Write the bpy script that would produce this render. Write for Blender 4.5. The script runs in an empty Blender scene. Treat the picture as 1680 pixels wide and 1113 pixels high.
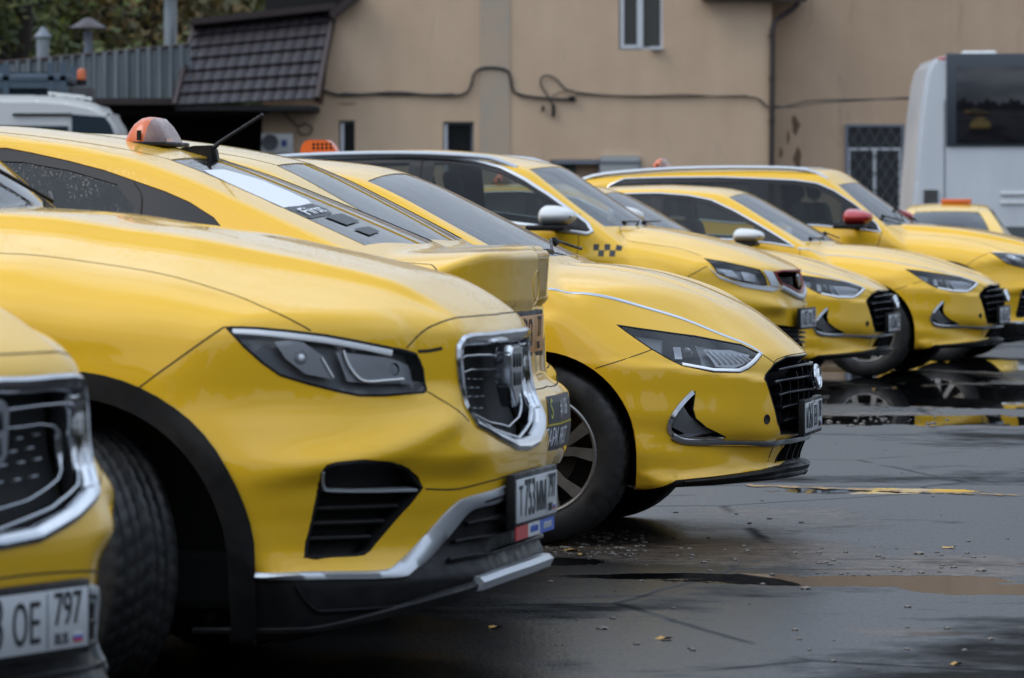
import bpy, bmesh, math, random
import numpy as np
from mathutils import Vector, Matrix
from mathutils.geometry import delaunay_2d_cdt
SC = bpy.context.scene
COL = SC.collection
# ---------------------------------------------------------------- camera, sky, sun, exposure
cam = bpy.data.cameras.new('camera'); cam_o = bpy.data.objects.new('camera', cam); COL.objects.link(cam_o)
cam_o.location = (0, 0, 1.22); cam_o.rotation_euler = (math.radians(90), 0, 0)
cam.sensor_width = 36; cam.lens = 8000*36/1680; cam.shift_y = -(556.5-350)/1680
cam.clip_start = .5; cam.clip_end = 2000
cam.dof.use_dof = True; cam.dof.focus_distance = 18.0; cam.dof.aperture_fstop = 8.5
SC.camera = cam_o
SUN_EL, SUN_ROT = math.radians(50), math.radians(252)
wd = bpy.data.worlds.new("World"); SC.world = wd; wd.use_nodes = True
wn = wd.node_tree.nodes; wl = wd.node_tree.links
bg = wn['Background']
sky = wn.new('ShaderNodeTexSky'); sky.sky_type = 'NISHITA'; sky.sun_disc = False
sky.sun_elevation = SUN_EL; sky.sun_rotation = SUN_ROT; sky.dust_density = 3.0; sky.air_density = 1.2
hs = wn.new('ShaderNodeHueSaturation'); hs.inputs['Saturation'].default_value = .45
wl.new(sky.outputs[0], hs.inputs['Color'])
tc = wn.new('ShaderNodeTexCoord'); sx = wn.new('ShaderNodeSeparateXYZ'); wl.new(tc.outputs['Generated'], sx.inputs[0])
cr_ = wn.new('ShaderNodeValToRGB'); wl.new(sx.outputs[2], cr_.inputs[0]); e = cr_.color_ramp.elements      # cloud deck: brighter overhead
e[0].position = .0; e[0].color = (3.9, 4.6, 5.7, 1); e[1].position = .75; e[1].color = (11.8, 14.2, 17.6, 1); e.new(.25).color = (6.0, 7.0, 8.5, 1)
cn = wn.new('ShaderNodeTexNoise'); cm_ = wn.new('ShaderNodeMapping'); cm_.inputs['Scale'].default_value = (1, 1, 3); wl.new(tc.outputs['Generated'], cm_.inputs[0]); wl.new(cm_.outputs[0], cn.inputs['Vector'])
cn.inputs['Scale'].default_value = 1.8; cn.inputs['Detail'].default_value = 4
cr2 = wn.new('ShaderNodeValToRGB'); wl.new(cn.outputs[0], cr2.inputs[0]); e = cr2.color_ramp.elements; e[0].position = .38; e[0].color = (.42, .46, .52, 1); e[1].position = .62; e[1].color = (1.25, 1.22, 1.18, 1)
mm = wn.new('ShaderNodeMix'); mm.data_type = 'RGBA'; mm.blend_type = 'MULTIPLY'; mm.inputs[0].default_value = 1; wl.new(cr_.outputs[0], mm.inputs[6]); wl.new(cr2.outputs[0], mm.inputs[7])
mx_ = wn.new('ShaderNodeMix'); mx_.data_type = 'RGBA'; mx_.inputs[0].default_value = .8; wl.new(hs.outputs[0], mx_.inputs[6]); wl.new(mm.outputs[2], mx_.inputs[7])
wl.new(mx_.outputs[2], bg.inputs['Color'])
bg.inputs['Strength'].default_value = .10
sl = bpy.data.lights.new('sun', 'SUN'); sun_o = bpy.data.objects.new('sun', sl); COL.objects.link(sun_o)
sl.energy = .9; sl.angle = math.radians(30); sl.color = (1.0, .95, .88)
_sd = Vector((math.sin(SUN_ROT)*math.cos(SUN_EL), math.cos(SUN_ROT)*math.cos(SUN_EL), math.sin(SUN_EL)))
sun_o.rotation_euler = _sd.to_track_quat('Z', 'Y').to_euler()
SC.view_settings.view_transform = 'Standard'; SC.view_settings.look = 'None'
SC.view_settings.exposure = 0.32; SC.view_settings.gamma = 1.0
SC.render.engine = 'CYCLES'; SC.cycles.use_denoising = True
SC.cycles.max_bounces = 8; SC.cycles.transparent_max_bounces = 16; SC.cycles.caustics_reflective = False
# ---------------------------------------------------------------- helpers
def tag(o, label=None, cat=None, group=None, kind=None):
    for k, v in (('label', label), ('category', cat), ('group', group), ('kind', kind)):
        if v: o[k] = v
    return o
def empty(name, loc=(0, 0, 0), rz=0, **k):
    o = bpy.data.objects.new(name, None); COL.objects.link(o); o.location = loc; o.rotation_euler = (0, 0, rz)
    return tag(o, **k)
def mesh_obj(name, V, F, mat, parent=None, smooth=False, normals=None, mats=None, fm=None):
    me = bpy.data.meshes.new(name); me.from_pydata([tuple(map(float, v)) for v in V], [], [tuple(map(int, f)) for f in F])
    for m_ in (mats or [mat]): me.materials.append(m_)
    if fm is not None: me.polygons.foreach_set('material_index', np.array(fm, dtype=np.int32))
    if smooth or normals is not None: me.polygons.foreach_set('use_smooth', [True]*len(me.polygons))
    me.update()
    if normals is not None: me.normals_split_custom_set_from_vertices([tuple(map(float, n)) for n in normals])
    o = bpy.data.objects.new(name, me); COL.objects.link(o)
    if parent: o.parent = parent
    return o
class MB:                                            # collects simple solids into one mesh
    def __init__(s): s.V = []; s.F = []; s.M = []; s.mi = 0
    def add(s, V, F):
        n = len(s.V); s.V += [tuple(map(float, v)) for v in V]; s.F += [tuple(i+n for i in f) for f in F]; s.M += [s.mi]*len(F)
    def box(s, c, d, rz=0, bev=0, R=None):
        bm = bmesh.new(); bmesh.ops.create_cube(bm, size=1)
        bmesh.ops.scale(bm, vec=d, verts=bm.verts)
        if bev: bmesh.ops.bevel(bm, geom=bm.edges[:], offset=bev, segments=2, affect='EDGES', profile=.5)
        m = Matrix.Translation(c) @ (R.to_4x4() if R is not None else Matrix.Rotation(rz, 4, 'Z'))
        bm.verts.index_update(); s.add([m @ v.co for v in bm.verts], [[v.index for v in f.verts] for f in bm.faces]); bm.free()
    def tube(s, pts, r, n=8, closed=False, cap=True):
        pts = [Vector(p) for p in pts]; k = len(pts); rs = r if hasattr(r, '__len__') else [r]*k
        V = []; up = Vector((0, 0, 1)); nrm = None
        for i, p in enumerate(pts):
            a = pts[(i-1) % k] if (i or closed) else p; b = pts[(i+1) % k] if (i < k-1 or closed) else p
            t = (b-a).normalized()
            if nrm is None: nrm = t.cross(up) if abs(t.z) < .9 else t.cross(Vector((1, 0, 0)))
            nrm = (nrm - t*nrm.dot(t)).normalized(); bn = t.cross(nrm)
            for j in range(n):
                an = 2*math.pi*j/n; V.append(p + (nrm*math.cos(an)+bn*math.sin(an))*rs[i])
        F = [(i*n+j, i*n+(j+1) % n, ((i+1) % k)*n+(j+1) % n, ((i+1) % k)*n+j) for i in range(k if closed else k-1) for j in range(n)]
        if cap and not closed: F += [tuple(range(n-1, -1, -1)), tuple((k-1)*n+j for j in range(n))]
        s.add(V, F)
    def lathe(s, prof, n=32, M=Matrix(), close=False):   # prof (r, h) about local z
        k = len(prof); V = [M @ Vector((r*math.cos(2*math.pi*j/n), r*math.sin(2*math.pi*j/n), h)) for r, h in prof for j in range(n)]
        F = [(i*n+j, i*n+(j+1) % n, ((i+1) % k)*n+(j+1) % n, ((i+1) % k)*n+j) for i in range(k if close else k-1) for j in range(n)]
        s.add(V, F)
    def prism(s, poly, w, M=Matrix(), bev=0):            # poly in local xz, extruded along local y by +-w/2
        bm = bmesh.new(); vs = [bm.verts.new((x, -w/2, z)) for x, z in poly]; f = bm.faces.new(vs)
        r = bmesh.ops.extrude_face_region(bm, geom=[f]); vv = [g for g in r['geom'] if isinstance(g, bmesh.types.BMVert)]
        bmesh.ops.translate(bm, verts=vv, vec=(0, w, 0)); bmesh.ops.recalc_face_normals(bm, faces=bm.faces)
        if bev: bmesh.ops.bevel(bm, geom=bm.edges[:], offset=bev, segments=2, affect='EDGES')
        bm.verts.index_update(); s.add([M @ v.co for v in bm.verts], [[v.index for v in f.verts] for f in bm.faces]); bm.free()
    def ell(s, c, r, n=16, R=None):
        V = []; 
        for i in range(n+1):
            a = math.pi*i/n
            for j in range(n*2):
                b = math.pi*j/n; p = Vector((r[0]*math.sin(a)*math.cos(b), r[1]*math.sin(a)*math.sin(b), r[2]*math.cos(a)))
                V.append(Vector(c) + (R @ p if R is not None else p))
        m = n*2; s.add(V, [(i*m+j, i*m+(j+1) % m, (i+1)*m+(j+1) % m, (i+1)*m+j) for i in range(n) for j in range(m)])
    def build(s, name, mat, parent=None, smooth=True, ang=35, mats=None, **k):
        o = mesh_obj(name, s.V, s.F, mat, parent, mats=mats, fm=s.M if mats else None)
        if smooth:
            bm = bmesh.new(); bm.from_mesh(o.data); bmesh.ops.remove_doubles(bm, verts=bm.verts, dist=1e-5)
            for f in bm.faces: f.smooth = True
            for e in bm.edges:
                if len(e.link_faces) == 2 and e.calc_face_angle(0) > math.radians(ang): e.smooth = False
            bm.to_mesh(o.data); bm.free()
        return tag(o, **k)
# ---------------------------------------------------------------- materials
def mat(name, col, rough=.5, metal=0, coat=0, spec=.5, **kw):
    m = bpy.data.materials.new(name); m.use_nodes = True; p = m.node_tree.nodes['Principled BSDF']
    p.inputs['Base Color'].default_value = (*col, 1); p.inputs['Roughness'].default_value = rough
    p.inputs['Metallic'].default_value = metal; p.inputs['Coat Weight'].default_value = coat; p.inputs['Coat Roughness'].default_value = .04
    p.inputs['Specular IOR Level'].default_value = spec
    for k, v in kw.items(): p.inputs[k.replace('_', ' ')].default_value = v
    return m
class NT:
    def __init__(s, m): s.m = m; s.t = m.node_tree; s.n = s.t.nodes; s.l = s.t.links; s.p = s.n.get('Principled BSDF')
    def co(s, kind='Object'): return s.n.new('ShaderNodeTexCoord').outputs[kind]
    def mapping(s, v, scale=(1, 1, 1), loc=(0, 0, 0), rot=(0, 0, 0)):
        q = s.n.new('ShaderNodeMapping'); s.l.new(v, q.inputs[0]); q.inputs['Scale'].default_value = scale; q.inputs['Location'].default_value = loc; q.inputs['Rotation'].default_value = rot; return q.outputs[0]
    def noise(s, v, scale, detail=3, rough=.55, out=0, dist=0):
        q = s.n.new('ShaderNodeTexNoise'); s.l.new(v, q.inputs['Vector']); q.inputs['Scale'].default_value = scale
        q.inputs['Detail'].default_value = detail; q.inputs['Roughness'].default_value = rough; q.inputs['Distortion'].default_value = dist; return q.outputs[out]
    def voro(s, v, scale, feat='F1', out='Distance', rnd=1):
        q = s.n.new('ShaderNodeTexVoronoi'); s.l.new(v, q.inputs['Vector']); q.inputs['Scale'].default_value = scale; q.feature = feat
        q.inputs['Randomness'].default_value = rnd; return q.outputs[out]
    def ramp(s, v, pts, interp='LINEAR'):
        q = s.n.new('ShaderNodeValToRGB'); s.l.new(v, q.inputs[0]); e = q.color_ramp.elements; q.color_ramp.interpolation = interp
        while len(e) < len(pts): e.new(.5)
        for i, (p, c) in enumerate(pts):
            e[i].position = p; e[i].color = (c, c, c, 1) if not hasattr(c, '__len__') else (*c, 1)
        return q.outputs[0]
    def math(s, op, a, b=None, c=None):
        q = s.n.new('ShaderNodeMath'); q.operation = op
        for i, v in enumerate((a, b, c)):
            if v is None: continue
            if hasattr(v, 'node'): s.l.new(v, q.inputs[i])
            else: q.inputs[i].default_value = v
        return q.outputs[0]
    def mix(s, f, a, b):
        q = s.n.new('ShaderNodeMix'); q.data_type = 'RGBA'
        for i, v in ((0, f), (6, a), (7, b)):
            if hasattr(v, 'node'): s.l.new(v, q.inputs[i])
            elif i == 0: q.inputs[0].default_value = v
            else: q.inputs[i].default_value = (*v, 1)
        return q.outputs[2]
    def sep(s, v):
        q = s.n.new('ShaderNodeSeparateXYZ'); s.l.new(v, q.inputs[0]); return q.outputs
    def bump(s, h, st, dist, nrm=None):
        q = s.n.new('ShaderNodeBump'); s.l.new(h, q.inputs['Height']); q.inputs['Strength'].default_value = st; q.inputs['Distance'].default_value = dist
        if nrm is not None: s.l.new(nrm, q.inputs['Normal'])
        return q.outputs[0]
    def to(s, v, name): s.l.new(v, s.p.inputs[name])
def drops(t, v, nz=True):                            # rain beads: a height field of scattered small caps
    a = t.math('MAXIMUM', t.math('SUBTRACT', .40, t.voro(v, 75)), 0)
    b = t.math('MAXIMUM', t.math('SUBTRACT', .32, t.voro(t.mapping(v, loc=(3, 1, 7)), 160)), 0)
    wet = t.ramp(t.noise(v, 6.5, 5, .7), [(.44, 0), (.56, 1)])
    h = t.math('ADD', t.math('MULTIPLY', a, wet), t.math('MULTIPLY', b, t.math('ADD', t.math('MULTIPLY', wet, .5), .1)))
    return h, wet
def paint(name, col, beads=1.0, rough=.32):
    m = mat(name, col, .55, 0, 1.0, .2); t = NT(m); v = t.co(); t.p.inputs['Coat IOR'].default_value = 1.45
    geo = t.n.new('ShaderNodeNewGeometry'); nz = t.sep(geo.outputs['Normal'])[2]
    up = t.ramp(nz, [(.25, 0.03), (.75, 1)])
    h, wet = drops(t, v)
    h = t.math('MULTIPLY', h, up)
    nb = t.bump(h, .32*beads, .006)
    t.to(nb, 'Coat Normal')
    dirt = t.ramp(t.noise(v, 5, 6, .65), [(.35, 0), (.75, 1)])
    zz = t.sep(v)[2]; low = t.ramp(zz, [(.2, .34), (.55, .06)])
    f = t.math('MULTIPLY', dirt, low)
    t.to(t.mix(f, col, (.30, .20, .07)), 'Base Color')
    t.to(t.math('MULTIPLY', t.math('ADD', t.math('MULTIPLY', f, .9), .022), 1), 'Coat Roughness')
    return m
YEL = paint('yellow_paint', (.82, .468, .011))
CREAM = paint('pale_paint', (.78, .47, .03))
BLK = mat('black_plastic', (.012, .012, .013), .45, 0, 0, .22); _t = NT(BLK); _t.to(_t.bump(_t.noise(_t.co(), 350, 2), .15, .001), 'Normal')
_d = _t.ramp(_t.noise(_t.co(), 7, 6, .7), [(.4, (.008, .008, .009)), (.8, (.022, .020, .018))]); _t.to(_d, 'Base Color')
_t.to(_t.ramp(_t.noise(_t.co(), 25, 4), [(.3, .32), (.7, .6)]), 'Roughness')
VOID = mat('dark_void', (.004, .004, .004), .8)
GLOSSB = mat('gloss_black', (.008, .008, .01), .3, 0, 0, .3)
GAP = mat('panel_gap', (.02, .014, .006), .8)
DCHR = mat('dark_chrome', (.22, .225, .235), .25, .9)
CHROME = mat('chrome', (.60, .61, .63), .12, 1); _t = NT(CHROME); _h, _w = drops(_t, _t.co()); _t.to(_t.bump(_h, .10, .002), 'Normal')
_t.to(_t.ramp(_t.noise(_t.co(), 30, 5), [(.3, .06), (.75, .22)]), 'Roughness')
SILVER = mat('satin_silver', (.55, .57, .60), .35, .6)
RIMM = mat('alloy', (.28, .27, .27), .34, .7); _t = NT(RIMM); _t.to(_t.ramp(_t.noise(_t.co(), 9, 5, .7), [(.3, (.34, .33, .32)), (.75, (.17, .155, .14))]), 'Base Color')
RUB = mat('rubber', (.018, .018, .019), .62); _t = NT(RUB); _t.to(_t.ramp(_t.noise(_t.co(), 12, 6, .7), [(.45, (.007, .007, .0075)), (.85, (.026, .023, .020))]), 'Base Color')
_t.to(_t.ramp(_t.noise(_t.co(), 9, 4), [(.35, .4), (.6, .8)]), 'Roughness')
SEAT = mat('seat_cloth', (.03, .03, .033), .8)
WHITE = mat('white_gloss', (.62, .62, .60), .25, 0, .6)
REDM = mat('red_gloss', (.42, .02, .02), .25, 0, .7)
ORANGE = mat('orange_plastic', (.62, .13, .03), .3, 0, .4)
PLATEW = mat('plate_white', (.52, .53, .54), .35); PLATEO = mat('plate_orange', (.60, .27, .06), .35)
PLATET = mat('plate_black', (.015, .015, .018), .5)
PFR, PFB, PFW = mat('flag_red', (.5, .03, .03), .4), mat('flag_blue', (.03, .10, .45), .4), mat('flag_white', (.6, .6, .6), .4)
STICKW = mat('sticker_white', (.70, .71, .74), .4)
STICK_REFL_B = mat('sticker_reflection_dark', (.02, .021, .024), .45)  # dark stickers, and the reflections painted on the rear glass
TAIL = mat('tail_lens', (.16, .006, .012), .12, 0, .8)
GREENL = mat('lime_line', (.5, .55, .05), .4)
def glassmat(name, tint, ior=1.5, beads=.7, rough=.0, film=0.0, filmcol=(.25, .27, .3)):
    m = bpy.data.materials.new(name); m.use_nodes = True; t = NT(m); t.n.remove(t.p)
    out = t.n['Material Output']; tr = t.n.new('ShaderNodeBsdfTransparent'); tr.inputs[0].default_value = (*tint, 1)
    gl = t.n.new('ShaderNodeBsdfGlossy'); gl.inputs['Roughness'].default_value = rough; gl.inputs[0].default_value = (1, 1, 1, 1)
    fr = t.n.new('ShaderNodeFresnel'); fr.inputs['IOR'].default_value = ior
    h, wet = drops(t, t.co())
    if beads:
        nb = t.bump(h, beads, .004); t.l.new(nb, gl.inputs['Normal']); t.l.new(nb, fr.inputs['Normal'])
    mx = t.n.new('ShaderNodeMixShader'); t.l.new(fr.outputs[0], mx.inputs[0]); t.l.new(tr.outputs[0], mx.inputs[1]); t.l.new(gl.outputs[0], mx.inputs[2])
    last = mx.outputs[0]
    if film:
        df = t.n.new('ShaderNodeBsdfDiffuse'); df.inputs[0].default_value = (*filmcol, 1)
        m2 = t.n.new('ShaderNodeMixShader'); m2.inputs[0].default_value = film
        t.l.new(t.math('MULTIPLY', t.ramp(t.noise(t.co(), 6, 5), [(.3, .4), (.7, 1)]), film), m2.inputs[0])
        t.l.new(last, m2.inputs[1]); t.l.new(df.outputs[0], m2.inputs[2]); last = m2.outputs[0]
    t.l.new(last, out.inputs[0]); return m
WSG = glassmat('windscreen_glass', (.42, .47, .48), 1.62, .35, film=.012)
SIDEG = glassmat('side_glass', (.48, .52, .50), 1.36, .1, film=.01)
DARKG = glassmat('tinted_glass', (.20, .22, .23), 1.42, .2, film=.02)
LENS = glassmat('lamp_lens', (.92, .93, .95), 1.5, .03, film=.04)
CLEARO = glassmat('clear_lens', (.8, .55, .45), 1.5, .8, film=.45, filmcol=(.75, .5, .45))
REFL = mat('reflector', (.85, .86, .88), .18, .3)
HOUSE = mat('lamp_housing', (.36, .365, .38), .3, .1)
INTG = mat('intake_grey', (.13, .13, .135), .3)
LSIL = mat('lamp_silver', (.92, .93, .96), .25, .25)
LED = mat('light_guide', (.90, .91, .93), .25, .1)
FPX, CAMH = 8000.0, 1.22
def smax(a, b, k):
    h = np.clip(.5 + .5*(a-b)/k, 0, 1)
    return b + (a-b)*h + k*h*(1-h)
def smin(a, b, k): return -smax(-a, -b, k)
class Pc:                                   # smooth monotone curve through points
    def __init__(s, pts):
        p = np.array(sorted(pts), float); s.x, s.y = p[:, 0], p[:, 1]
        h = np.diff(s.x); d = np.diff(s.y)/h; m = np.zeros(len(p))
        m[0], m[-1] = d[0], d[-1]
        for i in range(1, len(p)-1):
            if d[i-1]*d[i] > 0:
                w1, w2 = 2*h[i]+h[i-1], h[i]+2*h[i-1]
                m[i] = (w1+w2)/(w1/d[i-1]+w2/d[i])
        s.m = m
    def __call__(s, q):
        q = np.asarray(q, float); x, y, m = s.x, s.y, s.m
        i = np.clip(np.searchsorted(x, q)-1, 0, len(x)-2)
        h = x[i+1]-x[i]; t = np.clip((q-x[i])/h, 0, 1)
        r = (1+2*t)*(1-t)**2*y[i] + t*(1-t)**2*h*m[i] + t*t*(3-2*t)*y[i+1] + t*t*(t-1)*h*m[i+1]
        r = np.where(q < x[0], y[0]+m[0]*(q-x[0]), r)
        return np.where(q > x[-1], y[-1]+m[-1]*(q-x[-1]), r)
def gs(v, c, w): return np.exp(-((v-c)/w)**2)
def sst(a, b, v):
    t = np.clip((v-a)/(b-a), 0, 1); return t*t*(3-2*t)
def seglin(x, y, ax, ay, bx, by):           # signed side offset and along-parameter of a line
    L = math.hypot(bx-ax, by-ay); ux, uy = (bx-ax)/L, (by-ay)/L
    return (x-ax)*(-uy)+(y-ay)*ux, ((x-ax)*ux+(y-ay)*uy)/L

class Body:
    kt, kf, z0, xr, xf, R = .05, .06, .62, -3.1, .0, .9
    phimin = -1.2
    def f(s, x, y, z):
        ya = np.abs(y)
        W = s.wp(x) + s.sec(z) + s.wadd(x, ya, z)
        fs = ya - W
        T = s.top(x, ya)
        ft = z - T
        ff = x - (s.nose(z) - s.rec(ya)*s.recg(z) + s.nadd(x, ya, z))
        fr = s.tail(z) + s.trec(ya) - x
        fb = s.zb(x) - z
        g = smax(fs, ft, s.kt)
        g = smax(g, ff, s.kf)
        g = smax(g, fr, .08)
        return smax(g, fb, .02)
    def wadd(s, x, ya, z): return 0*x
    def nadd(s, x, ya, z): return 0*x
    def recg(s, z): return 1.0 + 0*z
    def top(s, x, ya):
        hood = s.hc(x) - s.hcr(ya) + s.hadd(x, ya)
        ws = s.wsz + (s.wsx - s.wsc*ya**2 - x)*s.wss
        roof = s.rc(x) - s.rcr*ya**2
        cab = smin(ws, roof, s.kws)
        return smax(hood, cab, s.kcowl)
    def hadd(s, x, ya): return 0*x
    kws = .03; kcowl = .012; tail = None
    # spine parametrisation
    def ray(s, U, V):
        U = np.asarray(U, float); V = np.asarray(V, float)
        ph = V/s.R
        af = np.clip((U-s.xf)/s.R, 0, math.pi/2); ar = np.clip((s.xr-U)/s.R, 0, math.pi/2)
        ox = np.clip(U, s.xr, s.xf)
        hx = np.sin(af) - np.sin(ar); hy = np.cos(af)*np.cos(ar)
        c, sn = np.cos(ph), np.sin(ph)
        return ox, np.stack([hx*c, hy*c, sn], -1)
    def surf(s, U, V):
        ox, d = s.ray(U, V)
        def F(t): return s.f(ox+d[..., 0]*t, d[..., 1]*t, s.z0+d[..., 2]*t)
        N = 44; hi = np.full(ox.shape, 2.2); lo = np.zeros(ox.shape); done = np.zeros(ox.shape, bool)
        for i in range(N, -1, -1):
            t = 2.2*i/N; v = F(np.full(ox.shape, t)) < 0
            new = v & ~done
            lo[new] = t; hi[new] = t+2.2/N; done |= v
        for _ in range(22):
            m = .5*(lo+hi); v = F(m) < 0
            lo = np.where(v, m, lo); hi = np.where(v, hi, m)
        t = .5*(lo+hi)
        return np.stack([ox+d[..., 0]*t, d[..., 1]*t, s.z0+d[..., 2]*t], -1)
    def normal(s, P, e=.002):
        x, y, z = P[..., 0], P[..., 1], P[..., 2]
        n = np.stack([s.f(x+e, y, z)-s.f(x-e, y, z), s.f(x, y+e, z)-s.f(x, y-e, z), s.f(x, y, z+e)-s.f(x, y, z-e)], -1)
        return n/np.maximum(np.linalg.norm(n, axis=-1, keepdims=True), 1e-9)
    def inv(s, P):
        x, y, z = P[..., 0], np.abs(P[..., 1]), P[..., 2]-s.z0
        dx = np.where(x > s.xf, x-s.xf, np.where(x < s.xr, x-s.xr, 0))
        a = np.arctan2(dx, y); h = np.hypot(dx, y)
        U = np.where(x > s.xf, s.xf+a*s.R, np.where(x < s.xr, s.xr+a*s.R, x))
        return np.stack([U, np.arctan2(z, h)*s.R], -1)

class M1(Body):        # crossover with shield grille
    kt, kf, z0, xr, xf = .07, .03, .62, -3.2, .15
    wp = Pc([(-3.9, .80), (-3.4, .86), (-2.6, .90), (-1, .905), (0, .915), (.4, .905), (.8, .88), (1.1, .86)])
    sec = Pc([(.12, -.10), (.3, -.035), (.45, -.01), (.62, 0), (.78, -.004), (.93, -.02), (1.03, -.045), (1.1, -.07), (1.2, -.11), (1.65, -.30)])
    nose = Pc([(.12, .90), (.20, .94), (.30, .965), (.36, .95), (.45, .955), (.5, .965), (.6, .975), (.68, .955), (.75, .932), (.85, .925), (.91, .917), (.95, .895), (1.0, .845)])
    rec = Pc([(0, 0), (.2, .006), (.36, .02), (.45, .045), (.55, .115), (.7, .26), (.8, .40), (.87, .53), (.92, .68), (.96, .9)])
    hc = Pc([(-1.2, 1.225), (-.5, 1.215), (-.2, 1.20), (0, 1.172), (.2, 1.145), (.36, 1.112), (.54, 1.074), (.7, 1.032), (.81, .985), (.90, .945), (.98, .88), (1.08, .79)])
    hcr = Pc([(0, 0), (.25, .004), (.42, .012), (.5, .03), (.62, .062), (.75, .10), (.85, .15), (.95, .24)])
    rc = Pc([(-4.2, 1.0), (-3.75, 1.20), (-3.45, 1.42), (-3.2, 1.52), (-2.8, 1.575), (-2.2, 1.605), (-1.6, 1.61), (-1.1, 1.59), (-.7, 1.545), (-.4, 1.49)])
    rcr = .10; wsz, wsx, wsc, wss = 1.2, -.36, .25, .80
    def recg(s, z): return .80 + .20*sst(.5, .8, z)
    tail = Pc([(.15, -3.45), (.5, -3.62), (.9, -3.60), (1.2, -3.55), (1.7, -3.2)])
    trec = Pc([(0, 0), (.5, .04), (.8, .18), (.95, .5)])
    def zb(s, x): return .155 + .06*sst(-.3, -.9, x) + .09*sst(.50, .86, x) + .05*sst(.84, .96, x)
    def hadd(s, x, ya):
        # hood ridge that runs into the grille corners
        r = .47 - .10*np.clip((x-.2)/.7, 0, 1)
        return .026*sst(r+.035, r-.02, ya)*sst(1.0, .7, x) - .012*sst(.16, .02, ya)*0
    def wadd(s, x, ya, z):
        arch = np.hypot(x, (z-.36))
        w = .012*sst(.62, .50, arch)*sst(.25, .5, z)
        # shoulder crease along the flank
        w = w + .018*sst(.86, .97, z)*sst(1.08, .98, z)*sst(.5, .0, x)
        return w
    def nadd(s, x, ya, z):
        # bumper: raised brow above the vents, inset around them, recess beside the grille
        v, u = seglin(ya, z, .50, .70, .90, .565)
        ridge = .028*gs(v, 0, .038)*sst(.42, .55, ya)*sst(1.0, .86, ya)
        d2 = -.035*sst(.62, .54, z)*sst(.30, .50, ya)*sst(.30, .40, z)
        dl = -.02*sst(.40, .50, ya)*sst(.60, .52, ya)*sst(.74, .80, z)
        lip = -.0*z
        return ridge + d2 + dl
class M2(Body):        # low sedan with falling nose
    kt, kf, z0, xr, xf = .045, .03, .55, -3.3, .1
    wp = Pc([(-4.0, .80), (-3.5, .87), (-2.6, .90), (-1, .905), (0, .925), (.35, .915), (.7, .885), (1.0, .86)])
    sec = Pc([(.15, -.08), (.3, -.03), (.45, -.008), (.6, 0), (.72, -.004), (.82, -.02), (.9, -.05), (.97, -.075), (1.05, -.12), (1.35, -.31), (1.5, -.42)])
    nose = Pc([(.18, .86), (.235, .895), (.28, .86), (.36, .885), (.41, .905), (.5, .912), (.58, .912), (.64, .905), (.685, .885), (.73, .84), (.8, .76)])
    rec = Pc([(0, 0), (.2, .028), (.36, .085), (.5, .165), (.64, .275), (.76, .40), (.85, .52), (.91, .64), (.95, .9)])
    hc = Pc([(-1, 1.055), (-.3, 1.05), (.1, 1.034), (.255, 1.012), (.41, .972), (.56, .912), (.69, .846), (.775, .785), (.86, .715), (.95, .63)])
    hcr = Pc([(0, 0), (.25, .006), (.45, .022), (.62, .05), (.75, .085), (.84, .13), (.95, .22)])
    rc = Pc([(-4.1, .96), (-3.85, 1.0), (-3.3, 1.06), (-2.9, 1.20), (-2.5, 1.315), (-2.1, 1.40), (-1.7, 1.44), (-1.4, 1.447), (-1.1, 1.435), (-.8, 1.405), (-.5, 1.355)])
    rcr = .13; wsz, wsx, wsc, wss = 1.05, -.02, .20, .50; kws = .05
    tail = Pc([(.15, -3.75), (.5, -3.95), (.8, -3.98), (1.02, -3.95), (1.3, -3.9)])
    trec = Pc([(0, 0), (.5, .05), (.8, .22), (.95, .6)])
    def zb(s, x): return .205 + .012*sst(.3, .9, x)
    def recg(s, z): return .86 + .14*sst(.3, .6, z)
    def hadd(s, x, ya):
        c = .36 - .05*x
        return -.006*sst(c+.015, c-.015, ya)*sst(.85, .6, x) - .010*gs(ya, .22, .05)*sst(.75, .4, x)
    def wadd(s, x, ya, z):
        arch = np.hypot(x, (z-.345))
        w = .014*sst(.53, .47, arch)*sst(.2, .45, z)*sst(-.6, -.3, x)
        w = w - .012*sst(.70, .60, z)*sst(.40, .50, z)*sst(-.4, -.9, x)
        return w
    def nadd(s, x, ya, z):
        # crease from under the lamp to the grille, sloping intake, scooped lower corner
        v, u = seglin(ya, z, .42, .60, .90, .68)
        a = .022*sst(.018, -.018, v)*sst(.30, .45, ya)
        v2, _ = seglin(ya, z, .35, .30, .90, .42)
        b = -.030*gs(v2, 0.0, .055)*sst(.34, .55, ya)
        return a + b
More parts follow.
